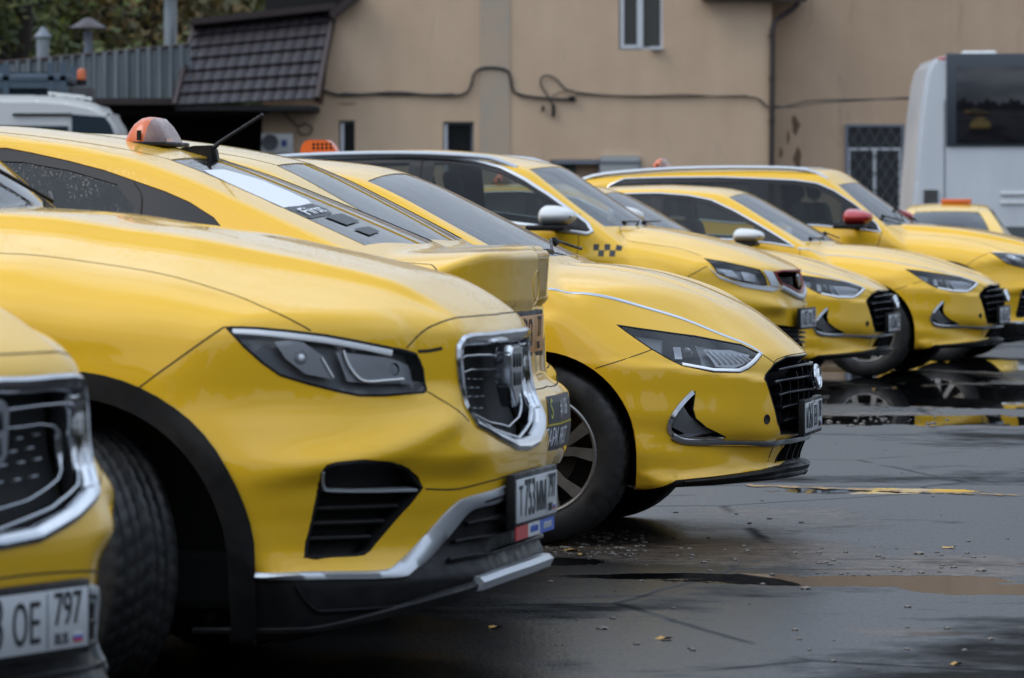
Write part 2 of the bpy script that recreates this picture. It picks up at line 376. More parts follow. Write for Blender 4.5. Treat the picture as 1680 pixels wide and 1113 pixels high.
class M3(Body):        # sedan seen from its tail: +x is the tail, origin under the rear axle
    kt, kf, z0, xr, xf = .03, .022, .60, -2.9, .70
    wp = Pc([(-4.0, .78), (-3.3, .88), (-2, .90), (-.5, .90), (.2, .915), (.6, .90), (.9, .86), (1.2, .83)])
    sec = Pc([(.15, -.08), (.3, -.03), (.5, -.004), (.65, 0), (.8, -.01), (.92, -.04), (1.0, -.075), (1.08, -.13), (1.2, -.215), (1.45, -.38)])
    nose = Pc([(.25, .93), (.36, 1.02), (.44, 1.085), (.5, 1.11), (.58, 1.12), (.66, 1.115), (.685, 1.095), (.71, 1.055), (.735, 1.045), (.85, 1.04), (.925, 1.036), (.94, 1.038), (.958, 1.05), (.972, 1.05), (1.02, 1.051), (1.06, 1.053), (1.10, 1.055), (1.14, 1.056)])
    rec = Pc([(0, 0), (.3, .018), (.5, .055), (.65, .115), (.76, .21), (.84, .34), (.90, .55), (.94, .8)])
    hc = Pc([(-5, .5), (-1, .9), (-.2, 1.0), (.2, 1.05), (.5, 1.105), (.63, 1.115), (.85, 1.108), (1.03, 1.098), (1.08, 1.08), (1.2, 1.0)])
    hcr = Pc([(0, 0), (.3, .005), (.5, .02), (.65, .05), (.75, .09), (.84, .15), (.95, .26)])
    rc = Pc([(-2.6, 1.16), (-2.2, 1.34), (-1.8, 1.44), (-1.3, 1.492), (-.9, 1.50), (-.6, 1.49), (-.35, 1.465), (-.1, 1.425), (.1, 1.37), (.3, 1.30)])
    rcr = .12; wsz, wsx, wsc, wss = 1.125, .70, .16, .46; kws = .05; kcowl = .01
    tail = Pc([(.15, -3.55), (.5, -3.75), (.7, -3.7), (.8, -3.5), (.95, -3.0), (1.02, -2.7), (1.45, -1.7)])
    trec = Pc([(0, 0), (.5, .08), (.8, .28), (.95, .7)])
    def zb(s, x): return .22 + 0*x + .14*sst(.6, 1.05, x)
    def hadd(s, x, ya): return .010*sst(.75, 1.02, x)*sst(.8, .5, ya) + .022*sst(.45, .95, x)*sst(.25, .70, ya)*sst(.90, .76, ya)
    def wadd(s, x, ya, z):
        arch = np.hypot(x, (z-.34))
        return .012*sst(.52, .46, arch)*sst(.2, .45, z)
class M4(Body):        # compact crossover with roof rails
    kt, kf, z0, xr, xf = .06, .03, .60, -3.0, .05
    wp = Pc([(-3.9, .80), (-3.4, .86), (-2.6, .895), (-1, .90), (0, .915), (.35, .90), (.7, .87), (1.0, .85)])
    sec = Pc([(.12, -.10), (.3, -.035), (.45, -.01), (.62, 0), (.75, -.004), (.88, -.02), (1.0, -.045), (1.1, -.075), (1.2, -.12), (1.6, -.30), (1.75, -.38)])
    nose = Pc([(.12, .85), (.22, .90), (.32, .93), (.45, .94), (.6, .945), (.68, .93), (.78, .925), (.85, .905), (.9, .86)])
    rec = Pc([(0, 0), (.2, .015), (.42, .07), (.55, .14), (.7, .26), (.8, .38), (.87, .50), (.92, .64), (.96, .9)])
    hc = Pc([(-1.2, 1.17), (-.3, 1.15), (0, 1.125), (.15, 1.097), (.3, 1.065), (.45, 1.026), (.6, .982), (.74, .925), (.84, .88), (.92, .835), (1.0, .77)])
    hcr = Pc([(0, 0), (.25, .004), (.42, .014), (.5, .03), (.62, .058), (.75, .10), (.85, .15), (.95, .24)])
    rc = Pc([(-4.0, 1.0), (-3.6, 1.25), (-3.3, 1.45), (-3.0, 1.55), (-2.5, 1.61), (-2.0, 1.64), (-1.6, 1.645), (-1.2, 1.62), (-.9, 1.575), (-.6, 1.51)])
    rcr = .10; wsz, wsx, wsc, wss = 1.125, -.08, .25, .65
    tail = Pc([(.15, -3.35), (.5, -3.5), (.9, -3.45), (1.2, -3.4), (1.7, -3.0)])
    trec = Pc([(0, 0), (.5, .04), (.8, .18), (.95, .5)])
    def zb(s, x): return .17 + .05*sst(.75, .95, x)
    def recg(s, z): return .80 + .20*sst(.5, .75, z)
    def wadd(s, x, ya, z):
        arch = np.hypot(x, (z-.36))
        w = .016*sst(.56, .48, arch)*sst(.25, .5, z)
        v, u = seglin(x, z, -.3, .93, -2.2, 1.0)
        return w + .02*gs(v, 0, .05)*sst(.2, -.3, x)
    def nadd(s, x, ya, z):
        v, u = seglin(ya, z, .40, .60, .95, .72)
        return .030*gs(v, 0, .05)*sst(.3, .5, ya) - .03*sst(.62, .54, z)*sst(.3, .5, ya)*sst(.3, .4, z)
class M5(M1):          # the same crossover kind, lower bonnet
    hc = Pc([(-1.2, 1.14), (-.47, 1.115), (-.35, 1.108), (.016, 1.078), (.22, 1.048), (.52, .98), (.7, .93), (.81, .90), (.90, .86), (.98, .80), (1.08, .72)])
    wsz, wsx, wsc, wss = 1.11, -.36, .25, .70
class M6(M3):          # short-tailed liftback
    xf = .546
    def f(s, x, y, z): return M3.f(s, np.where(x > 0, x/.78, x), y, z)
class M7(M2):          # the same sedan kind, longer bonnet
    hc = Pc([(-1.5, 1.0), (-.57, .995), (-.2, .982), (.14, .938), (.34, .89), (.493, .838), (.62, .795), (.73, .75), (.82, .70), (.92, .62)])
    rc = Pc([(-4.1, .96), (-3.85, 1.0), (-3.5, 1.06), (-3.2, 1.18), (-2.8, 1.30), (-2.4, 1.39), (-2.0, 1.43), (-1.7, 1.437), (-1.4, 1.425), (-1.1, 1.395), (-.8, 1.345)])
    wsz, wsx, wsc, wss = 1.0, -.40, .20, .55
def _bis(fn, a, b, n=60):
    ts = np.linspace(a, b, 240); i = next((k for k, t in enumerate(ts) if fn(t) < 0), None)
    if i is None: return .5*(a+b)
    if i == 0: return a
    lo, hi = ts[i-1], ts[i]
    for _ in range(n):
        m = .5*(lo+hi)
        if fn(m) < 0: hi = m
        else: lo = m
    return hi
def P_top(B, x, y): return np.array([x, y, _bis(lambda z: float(B.f(x, y, z)), 1.9, .3)])
def P_side(B, x, z): return np.array([x, _bis(lambda y: float(B.f(x, y, z)), 1.2, 0), z])
def P_front(B, y, z): return np.array([_bis(lambda x: float(B.f(x, y, z)), 1.6, -.5), y, z])
MODELS = dict(M1=M1(), M2=M2(), M3=M3(), M4=M4(), M5=M5(), M6=M6(), M7=M7())
# placement: model, heading towards the camera (deg), reference local x, its pixel column, distance
def place(a, xl, px, Y):
    a = math.radians(a); c, s_ = math.cos(a), math.sin(a)
    X = (px-840)*Y/FPX
    return (X - xl*c, Y + xl*s_, a)
CARS = dict(
    A=('M1',)+place(27, 1.0, 0, 8.95),
    B=('M1',)+place(11.8, 1.0, 882, 12.74),
    C=('M3',)+place(10, 1.12, 918, 14.8),
    E=('M6',)+place(8, .0, 488, 16.7),
    F=('M2',)+place(10.4, .90, 1329, 18.6),
    G=('M4',)+place(14, .95, 1318, 32.0),
    H=('M7',)+place(13, .90, 1464, 34.3),
    I=('M7',)+place(14, .90, 1646, 36.9),
    J=('M5',)+place(14, 1.0, 1772, 40.5),
)
def to_world(car, P):
    m, ox, oy, a = CARS[car]; c, s_ = math.cos(a), math.sin(a)
    P = np.asarray(P, float)
    x, y = P[..., 0], P[..., 1]
    return np.stack([ox+x*c+y*s_, oy-x*s_+y*c, P[..., 2]], -1)
# ---------------------------------------------------------------- car skins
HPI = math.pi/2
def inpoly(P, poly):
    x, y = P[:, 0], P[:, 1]; r = np.zeros(len(P), bool); n = len(poly)
    for i in range(n):
        (x1, y1), (x2, y2) = poly[i], poly[(i+1) % n]
        if y1 == y2: continue
        c = ((y1 > y) != (y2 > y)) & (x < (x2-x1)*(y-y1)/(y2-y1)+x1); r ^= c
    return r
def resample(poly, step, closed=True):
    out = []; n = len(poly)
    for i in range(n if closed else n-1):
        a, b = np.array(poly[i], float), np.array(poly[(i+1) % n], float); k = max(1, int(round(np.linalg.norm(b-a)/step)))
        for j in range(k): out.append(a+(b-a)*j/k)
    if not closed: out.append(np.array(poly[-1], float))
    return np.array(out)
def smoothpoly(pts, closed=False, k=4):             # Catmull-Rom through traced points
    p = [np.array(q, float) for q in pts]; n = len(p); out = []
    for i in range(n if closed else n-1):
        p0 = p[(i-1) % n] if (closed or i) else p[0]; p1 = p[i]; p2 = p[(i+1) % n]; p3 = p[(i+2) % n] if (closed or i < n-2) else p[-1]
        for j in range(k):
            t = j/k; out.append(.5*((2*p1)+(-p0+p2)*t+(2*p0-5*p1+4*p2-p3)*t*t+(-p0+3*p1-3*p2+p3)*t**3))
    if not closed: out.append(p[-1])
    return out
def UVp(B, P): return tuple(B.inv(np.array(P, float)))
class Skin:
    def __init__(s, B, fine, coarse, ufine, regions, umin=None):
        s.B = B; R = B.R
        U0, U1, V0, V1 = B.xr-R*HPI, B.xf+R*HPI, B.phimin*R, R*HPI
        us = np.concatenate([np.arange(U0, ufine, coarse), np.arange(ufine, U1-.3*fine, fine), [U1]]); us[0] = U0
        vs = np.linspace(V0, V1, int((V1-V0)/fine)+1)
        vs2 = np.linspace(V0, V1, int((V1-V0)/coarse)+1)
        G = [np.array(np.meshgrid(us[us >= ufine], vs)).reshape(2, -1).T, np.array(np.meshgrid(us[us < ufine], vs2)).reshape(2, -1).T]
        G = np.concatenate(G)
        polys = []
        for r in regions:
            st = r.get('step', fine*1.1)
            q = resample(r['poly'], st); q[:, 0] = np.clip(q[:, 0], U0, U1); q[:, 1] = np.clip(q[:, 1], V0, V1); polys.append(q); r['rs'] = q
        keep = np.ones(len(G), bool)
        for q in polys:
            lo, hi = q.min(0)-.03, q.max(0)+.03
            c = np.where((G > lo).all(1) & (G < hi).all(1) & keep)[0]
            if len(c) == 0: continue
            d = np.full(len(c), 9.)
            for a in q: d = np.minimum(d, (G[c, 0]-a[0])**2+(G[c, 1]-a[1])**2)
            bnd = (np.abs(G[c, 0]-U0) < 1e-6) | (np.abs(G[c, 0]-U1) < 1e-6) | (np.abs(G[c, 1]-V0) < 1e-6) | (np.abs(G[c, 1]-V1) < 1e-6)
            keep[c[(d < (.45*fine)**2) & ~bnd]] = False
        G = G[keep]; V = [Vector((float(a), float(b))) for a, b in G]; E = []
        for q in polys:
            n = len(V); k = len(q); V += [Vector((float(a), float(b))) for a, b in q]; E += [(n+i, n+(i+1) % k) for i in range(k)]
        ov, oe, of, _, _, _ = delaunay_2d_cdt(V, E, [], 0, 1e-5)
        s.uv = np.array([[v.x, v.y] for v in ov]); s.F = np.array([list(f) for f in of if len(f) == 3])
        a, b, c = s.uv[s.F[:, 0]], s.uv[s.F[:, 1]], s.uv[s.F[:, 2]]
        ar = (b[:, 0]-a[:, 0])*(c[:, 1]-a[:, 1])-(b[:, 1]-a[:, 1])*(c[:, 0]-a[:, 0])
        s.F = s.F[np.abs(ar) > 1e-9]; ar = ar[np.abs(ar) > 1e-9]; s.F[ar < 0] = s.F[ar < 0][:, ::-1]
        s.P = B.surf(s.uv[:, 0], s.uv[:, 1]); s.N = B.normal(s.P)
        cen = s.uv[s.F].mean(1); s.reg = np.full(len(s.F), -1)
        for i, q in enumerate(polys):
            m = inpoly(cen, q) & (s.reg < 0); s.reg[m] = i
        s.regions = regions
        # orientation: make faces agree with normals
        P = s.P; fn = np.cross(P[s.F[:, 1]]-P[s.F[:, 0]], P[s.F[:, 2]]-P[s.F[:, 0]]); nn = s.N[s.F].mean(1)
        fl = (fn*nn).sum(1) < 0; s.F[fl] = s.F[fl][:, ::-1]
    def part(s, idx, d=0.0, lip=0.0, sides=(1, -1), lipn=True):
        F = s.F[s.reg == idx] if not hasattr(idx, '__len__') else s.F[np.isin(s.reg, idx)]
        used, inv_ = np.unique(F, return_inverse=True); F = inv_.reshape(-1, 3)
        P = s.P[used]-s.N[used]*d; N = s.N[used]
        if lip:
            e = {}
            for f in F:
                for a, b in ((f[0], f[1]), (f[1], f[2]), (f[2], f[0])): e[(a, b)] = 1
            bd = [(a, b) for a, b in e if (b, a) not in e]
            uv = s.uv[used]; B = s.B; um, vm = B.xf+B.R*HPI, B.R*HPI; u0, v0 = B.xr-B.R*HPI, B.phimin*B.R
            PV, PN, PF = [], [], []
            for a, b in bd:
                if (uv[a, 0] > um-1e-5 and uv[b, 0] > um-1e-5) or (uv[a, 1] > vm-1e-5 and uv[b, 1] > vm-1e-5): continue
                if (uv[a, 0] < u0+1e-5 and uv[b, 0] < u0+1e-5) or (uv[a, 1] < v0+1e-5 and uv[b, 1] < v0+1e-5): continue
                k = len(P)+len(PV); t = P[b]-P[a]; nn = np.cross(t, N[a]); nn = nn/max(np.linalg.norm(nn), 1e-9)
                PV += [P[a], P[b], P[b]-N[b]*lip, P[a]-N[a]*lip]; PN += [nn]*4; PF.append((k+1, k, k+3)); PF.append((k+1, k+3, k+2))
            if PV: P = np.concatenate([P, PV]); N = np.concatenate([N, PN]); F = np.concatenate([F, PF])
        Vs, Ns, Fs = [], [], []; n = 0
        for sg in sides:
            m = np.array([1, sg, 1]); Vs.append(P*m); Ns.append(N*m); Fs.append((F if sg > 0 else F[:, ::-1])+n); n += len(P)
        return np.concatenate(Vs), np.concatenate(Fs), np.concatenate(Ns)
    def obj(s, idx, name, mat_, parent, d=0, lip=0, sides=(1, -1)):
        V, F, N = s.part(idx, d, lip, sides)
        me_ok = len(F) > 0
        return mesh_obj(name, V, F, mat_, parent, normals=N) if me_ok else None
def sweep(B, path, prof, name, mat_, parent, sides=(-1, 1), closed=False, step=.012, smoothp=True, mb=None, d=0.0, taper=None):
    """sweep a small profile [(side, height)] along a path of (U,V) points lying on the skin"""
    p = smoothpoly(path, closed) if smoothp and len(path) > 2 else path
    q = resample(p, step, closed); P = B.surf(q[:, 0], q[:, 1]); N = B.normal(P)
    if closed: T = np.roll(P, -1, 0)-np.roll(P, 1, 0)
    else: T = np.gradient(P, axis=0)
    T /= np.maximum(np.linalg.norm(T, axis=1, keepdims=True), 1e-9); S = np.cross(T, N); S /= np.maximum(np.linalg.norm(S, axis=1, keepdims=True), 1e-9)
    k = len(prof); n = len(P)
    if mb is None and len(sides) == 2 and max(q[:, 0]) < B.xf+B.R*HPI-.004 and max(q[:, 1]) < B.R*HPI-.004:
        return [sweep(B, path, prof, name, mat_, parent, (sg,), closed, step, smoothp, None, d, taper) for sg in sides][-1]
    mb_ = mb or MB()
    tp = np.ones(n) if taper is None else np.interp(np.linspace(0, 1, n), *zip(*taper))
    for sg in sides:
        V = [tuple((P[i]+S[i]*a*tp[i]+N[i]*(h-d))*np.array([1, sg, 1])) for i in range(n) for a, h in prof]
        F = [(i*k+j, ((i+1) % n)*k+j, ((i+1) % n)*k+(j+1) % k, i*k+(j+1) % k) for i in range(n if closed else n-1) for j in range(k)]
        if not closed: F += [tuple(range(k)), tuple((n-1)*k+j for j in range(k-1, -1, -1))]
        if sg < 0: F = [f[::-1] for f in F]
        mb_.add(V, F)
    if mb is None: return mb_.build(name, mat_, parent, ang=50)
def hsweep(B, pts, prof, name, mat_, parent, taper=None, n=70):
    """blade or lip along the nose: prof = [(up, out)], level outward direction, path = (y, z) from the centre out"""
    a = np.array([tuple(p) for p in smoothpoly(pts, False, 6)]); L = np.concatenate([[0], np.cumsum(np.hypot(*np.diff(a, axis=0).T))]); q = np.linspace(0, L[-1], n)
    y, z = np.interp(q, L, a[:, 0]), np.interp(q, L, a[:, 1]); P = front_arr(B, y, np.maximum(z, .0)); x = P[:, 0]
    tx, ty = np.gradient(x), np.gradient(y); l = np.hypot(tx, ty); nx, ny = ty/l, -tx/l; tp = np.ones(n) if taper is None else np.interp(np.linspace(0, 1, n), *zip(*taper))
    V = []; k = len(prof); idx = [(i, -1) for i in range(n-1, 0, -1)]+[(i, 1) for i in range(n)]
    for i, sg in idx:
        for up, out in prof: V.append((x[i]+nx[i]*out*(tp[i] if out > 0 else 1), sg*(y[i]+ny[i]*out*(tp[i] if out > 0 else 1)), z[i]+up*tp[i]))
    m = len(idx); F = [(i*k+j, (i+1)*k+j, (i+1)*k+(j+1) % k, i*k+(j+1) % k) for i in range(m-1) for j in range(k)]+[tuple(range(k))[::-1], tuple((m-1)*k+j for j in range(k))]
    mb = MB(); mb.add(V, F); return mb.build(name, mat_, parent, ang=40)
def bar(w, h, lo=-.004): return [(-w/2, lo), (-w/2*.8, h*.8), (-w*.2, h), (w*.2, h), (w/2*.8, h*.8), (w/2, lo)]
def line(w=.006): w = w*.62; return [(-w/2, -.003), (-w/2, .0006), (w/2, .0006), (w/2, -.003)]
def arch_poly(B, r, zc, V0, xc=0.0, a0=0, a1=180, n=30):
    pts = []; zmin = float(B.zb(np.array(xc)))+.05
    for i in range(n+1):
        a = math.radians(a0+(a1-a0)*i/n); x, z = xc+r*math.cos(a), zc+r*math.sin(a)
        if z > zmin: pts.append(UVp(B, P_side(B, x, z)))
    u0, u1 = pts[0][0], pts[-1][0]
    k0 = UVp(B, P_side(B, xc+r*.985, zmin)); k1 = UVp(B, P_side(B, xc-r*.985, zmin))
    return [(k0[0], V0)]+[k0]+pts+[k1]+[(k1[0], V0)]
# ---------------------------------------------------------------- small car parts
def text_mesh(txt, size, sx=1.0, shear=0.0, flat=False):
    c = bpy.data.curves.new('characters', 'FONT'); c.body = txt; c.size = size; c.align_x = 'CENTER'; c.align_y = 'CENTER'; c.shear = shear
    c.extrude = 0 if flat else .0006; c.offset = size*.006
    o = bpy.data.objects.new('tmp', c); COL.objects.link(o); dg = bpy.context.evaluated_depsgraph_get()
    me = bpy.data.meshes.new_from_object(o.evaluated_get(dg)); bpy.data.objects.remove(o)
    V = [(v.co.x*sx, v.co.y, v.co.z) for v in me.vertices]; F = [tuple(p.vertices) for p in me.polygons]; bpy.data.meshes.remove(me)
    return V, F
def plate(parent, pos, main, region, orange=False, extra=None, w=.52, h=.112, tilt=0.0, yaw=0.0, frame=.014, sticker=False):
    M = Matrix.Translation(pos) @ Matrix.Rotation(yaw, 4, 'Z') @ Matrix.Rotation(tilt, 4, 'Y')
    # local frame: u -> +y, v -> +z, normal -> +x
    T = M @ Matrix(((0, 0, 1, 0), (1, 0, 0, 0), (0, 1, 0, 0), (0, 0, 0, 1)))
    mb = MB(); mb.box((0, 0, -.012), (w+2*frame, h+2*frame, .024), bev=.004); mb.V = [tuple(T @ Vector(v)) for v in mb.V]
    pl = mb.build('number_plate', BLK, parent)
    mb = MB(); mb.box((0, 0, .002), (w, h, .004), bev=.0015); mb.V = [tuple(T @ Vector(v)) for v in mb.V]
    mb.build('plate_face', PLATEO if orange else PLATEW, pl)
    mb = MB()
    def put(txt, size, cx, cy, sx=.75):
        V, F = text_mesh(txt, size, sx); mb.add([T @ Vector((x+cx, y+cy, z+.0052)) for x, y, z in V], F)
    if w > .4:
        x0 = -w/2; big = .105
        put(main[:1], big*1.0, x0+.045, -.006, .7) if not orange else None; put(main[1:4], big*1.28, x0+.160, 0, .70) if not orange else put(main, big*1.1, x0+.19, 0, .75); put(main[4:], big*1.0, x0+.305, -.006, .70) if not orange else None
        mb.add([T @ Vector(v) for v in ((x0+.375, -h/2+.004, .0052), (x0+.378, -h/2+.004, .0052), (x0+.378, h/2-.004, .0052), (x0+.375, h/2-.004, .0052))], [(0, 1, 2, 3)])
        put(region, .088, x0+.447, .017, .74); put('RUS', .03, x0+.425, -.037, .9)
    else:
        put(main, .085, 0, .04, .7); put(region, .07, .03, -.045, .8)
    mb.build('characters', PLATET, pl, smooth=False)
    if w > .4 and not orange:
        for k, (c, nm) in enumerate(((PFW, 'w'), (PFB, 'b'), (PFR, 'r'))):
            mb = MB(); mb.box((-w/2+.482, -.030-.006*k, .0050), (.032, .006, .001)); mb.V = [tuple(T @ Vector(v)) for v in mb.V]; mb.build('flag_stripe', c, pl, smooth=False)
    if sticker:
        for cx, c in ((-.19, PFR), (-.04, PFW), (.13, PFB)):
            mb = MB(); mb.box((cx, -h/2-frame-.012, .001), (.15 if c is not PFB else .19, .034, .004)); mb.V = [tuple(T @ Vector(v)) for v in mb.V]; mb.build('frame_sticker', c, pl, smooth=False)
        for cx, tx in ((-.04, 'МОЙ АВТО'), (.13, 'ТАКСОПАРК')):
            mb = MB(); V, F = text_mesh(tx, .022, .8); mb.add([T @ Vector((x+cx, y-h/2-frame-.012, z+.0045)) for x, y, z in V], F)
            mb.build('frame_lettering', WHITE if tx[0] == 'Т' else PFB, pl, smooth=False)
    return pl
def tyre_mesh(R=.35, w=.225, rr=.235, tread=.007, na=220):
    prof = [(-w*.42, rr-.005), (-w*.48, rr+.012), (-w*.52, rr+(R-rr)*.35), (-w*.52, rr+(R-rr)*.6), (-w*.475, R-.018), (-w*.44, R-.008)]
    xs = np.linspace(-w*.40, w*.40, 27); prof += [(x, R-.004*(abs(x)/(w*.4))**3) for x in xs]
    prof += [(-x, r) for x, r in prof[:6][::-1]]
    V, F = [], []; n = len(prof)
    for i in range(na):
        a = 2*math.pi*i/na
        for j, (x, r) in enumerate(prof):
            rd = r
            if 5 < j < n-6:
                ax = abs(x)/(w*.4); g = min(abs(ax-g0) for g0 in (.10, .40, .72))
                ph = (i + (ax*5 if x > 0 else ax*5+2)) % 5
                if g < .05 or ph < 1.1: rd -= tread*(1 if g < .05 else .7)
            elif j in (4, 5, n-6, n-5):
                if (i % 5) < 1: rd -= tread*.5
            V.append((rd*math.cos(a), x, rd*math.sin(a)))
    for i in range(na):
        for j in range(n-1): F.append((i*n+j, i*n+j+1, ((i+1) % na)*n+j+1, ((i+1) % na)*n+j))
    return V, F
_wheel_cache = {}
def wheel(parent, pos, R=.35, w=.225, rr=.235, steer=0, style='twin', side=-1):
    key = (R, w, rr, style)
    if key not in _wheel_cache:
        V, F = tyre_mesh(R, w, rr); ty = mesh_obj('tyre', V, F, RUB); 
        for p in ty.data.polygons: p.use_smooth = True
        mb = MB(); M = Matrix.Rotation(math.radians(90), 4, 'X')      # lathe axis -> local -y (outer face towards -y)
        mb.lathe([(rr+.004, w*.44), (rr-.004, w*.46), (rr-.012, w*.42), (rr-.02, w*.2), (rr-.03, -w*.4), (rr-.005, -w*.45)], 64, M)
        mb.mi = 0
        mb.lathe([(0, w*.30), (.03, w*.31), (.034, w*.27), (.07, w*.25), (.075, w*.1), (0, w*.1)], 24, M)
        ns = 5 if style == 'twin' else 10
        for k in range(ns):
            for off in ((-.13, .13) if style == 'twin' else (0,)):
                a = 2*math.pi*k/ns+.25; a1 = a+off*.55; a2 = a+off*2.0
                hw1, hw2 = .018, .024
                def P(rad, an, t, h): return M @ Vector((rad*math.cos(an)-t*math.sin(an), rad*math.sin(an)+t*math.cos(an), h))
                V = []
                for rad, an, hw, h in ((.045, a1, hw1, w*.27), (rr*.6, (a1+a2)/2, hw1*.95, w*.33), (rr-.008, a2, hw2, w*.43)):
                    V += [P(rad, an, -hw, h), P(rad, an, hw, h), P(rad, an, hw*.8, h-.035), P(rad, an, -hw*.8, h-.035)]
                F = []
                for s_ in (0, 4):
                    for j in range(4): F.append((s_+j, s_+(j+1) % 4, s_+4+(j+1) % 4, s_+4+j))
                F += [(3, 2, 1, 0), (8, 9, 10, 11)]; mb.add(V, F)
        rim = mb.build('rim', RIMM, ang=30)
        mb = MB(); mb.lathe([(0, 0), (rr*.62, 0), (rr*.62, .02), (0, .02)], 48, M); mb.lathe([(rr-.03, -w*.3), (rr*.3, -w*.3)], 32, M)
        disc = mb.build('brake_disc', mat('brake_iron', (.045, .035, .03), .5, .6), ang=30)
        _wheel_cache[key] = (ty, rim, disc)
        src = (ty, rim, disc); fresh = True
    else: src = tuple(o.copy() for o in _wheel_cache[key]); [COL.objects.link(o) for o in src]
    wh = bpy.data.objects.new('wheel', None); COL.objects.link(wh); wh.parent = parent
    wh.location = pos; wh.rotation_euler = (0, 0, steer + (0 if side < 0 else math.pi))
    for o in src: o.parent = wh
    return wh
def seats(parent, xf=-1.45, xr=-2.35, zs=.50, y=.37, col=SEAT, wheel_at=None):
    for x, ys in ((xf, (-y, y)), (xr, (-y, y))):
        for yy in ys:
            mb = MB(); mb.box((x+.05, yy, zs), (.5, .5, .14), bev=.05)
            Rm = Matrix.Rotation(math.radians(-14), 3, 'Y')
            mb.box((x-.26, yy, zs+.36), (.13, .48, .64), bev=.055, R=Rm)
            st = mb.build('seat', col, parent)
            mb = MB(); mb.box((x-.37, yy, zs+.78), (.09, .26, .17), bev=.04, R=Rm); mb.tube([(x-.335, yy-.05, zs+.6), (x-.36, yy-.05, zs+.75)], .006); mb.tube([(x-.335, yy+.05, zs+.6), (x-.36, yy+.05, zs+.75)], .006)
            mb.build('headrest', col, st)
def dash(parent, B, x0, z0, w=1.42):
    mb = MB(); mb.box((x0-.22, 0, z0-.13), (.5, w, .20), bev=.06); mb.build('dashboard', BLK, parent)
    mb = MB(); Rm = Matrix.Rotation(math.radians(65), 3, 'Y'); c = Vector((x0-.62, .36, z0-.10))
    mb.tube([c+Rm @ Vector((.18*math.cos(a), .18*math.sin(a), 0)) for a in np.linspace(0, 2*math.pi, 28, endpoint=False)], .014, closed=True)
    mb.tube([c, c+Rm @ Vector((0, 0, -.3))*-1], .03); mb.tube([c+Rm @ Vector((0, -.17, 0)), c+Rm @ Vector((0, .17, 0))], .018)
    mb.build('steering_wheel', BLK, parent)
def belly(parent, B, x0, x1, z=.30):                # dark floor pan and engine bay so nothing shows through the openings
    mb = MB(); mb.box(((x0+x1)/2, 0, z), (x1-x0, 1.36, .16), bev=.03); mb.build('underbody', VOID, parent, smooth=False)
def liner(parent, xc, zc, r, y0=.60, y1=.86):
    for sg in (-1, 1):
        V, F = [], []; n = 28
        for i in range(n+1):
            a = math.radians(-10+200*i/n)
            for yy in (y0, y1): V.append((xc+r*math.cos(a), sg*yy, zc+r*math.sin(a)))
        for i in range(n): F.append((2*i, 2*i+1, 2*i+3, 2*i+2))
        k = len(V); V.append((xc, sg*y0, zc)); F += [(2*i, 2*i+2, k) for i in range(n)]
        o = mesh_obj('wheel_arch_liner', V, F, VOID, parent)
def mirror_part(parent, pos, mat_, size=(.13, .24, .16), both=True):
    for sg in ((-1, 1) if both else (-1,)):
        c = Vector((pos[0], sg*pos[1], pos[2]))
        mb = MB(); n = 14
        V = []; F = []
        for i in range(n+1):                             # teardrop shell, flat glass side to the rear
            a = math.pi*i/n
            for j in range(20):
                b = 2*math.pi*j/20; x = math.sin(a)*math.cos(b); y = math.cos(a); z = math.sin(a)*math.sin(b)
                x = x if x > 0 else x*.25
                zz = abs(z)**.92*(1 if z > 0 else -1)
                V.append(c+Vector((x*size[0]*(1-.25*y*0), sg*y*size[1]/2, zz*size[2]/2*(.82+.18*(-y)))))
        for i in range(n):
            for j in range(20): F.append((i*20+j, i*20+(j+1) % 20, (i+1)*20+(j+1) % 20, (i+1)*20+j))
        mb.add(V, F); m = mb.build('mirror', mat_, parent)
        mb = MB(); mb.box((c.x+.01, c.y, c.z-size[2]*.44), (size[0]*1.3, size[1]*.86, size[2]*.22), bev=.014)
        mb.tube([(c.x, c.y-sg*size[1]*.35, c.z-size[2]*.42), (c.x+.05, c.y-sg*(size[1]*.5+.10), c.z-size[2]*.5)], .024)
        mb.build('mirror_base', BLK, m)
        mb = MB(); mb.box((c.x+size[0]*.80, c.y, c.z-.002), (.03, size[1]*.55, .010), bev=.004); mb.build('indicator', GLOSSB, m)
def wiper(parent, pts, r=.006):
    mb = MB(); mb.tube(pts, r, 6); k = len(pts)//2; 
    mb.tube([Vector(pts[0])+Vector((.02, 0, -.02)), pts[0]], .014, 8); mb.build('wiper', BLK, parent)
def handle(parent, x, y, z, m=YEL):
    for sg in (-1, 1):
        mb = MB(); mb.tube([(x-.09, sg*(y-.004), z), (x-.07, sg*(y+.03), z), (x+.07, sg*(y+.03), z+.003), (x+.09, sg*(y-.004), z)], [.008, .012, .012, .008], 8); mb.build('door_handle', m, parent)
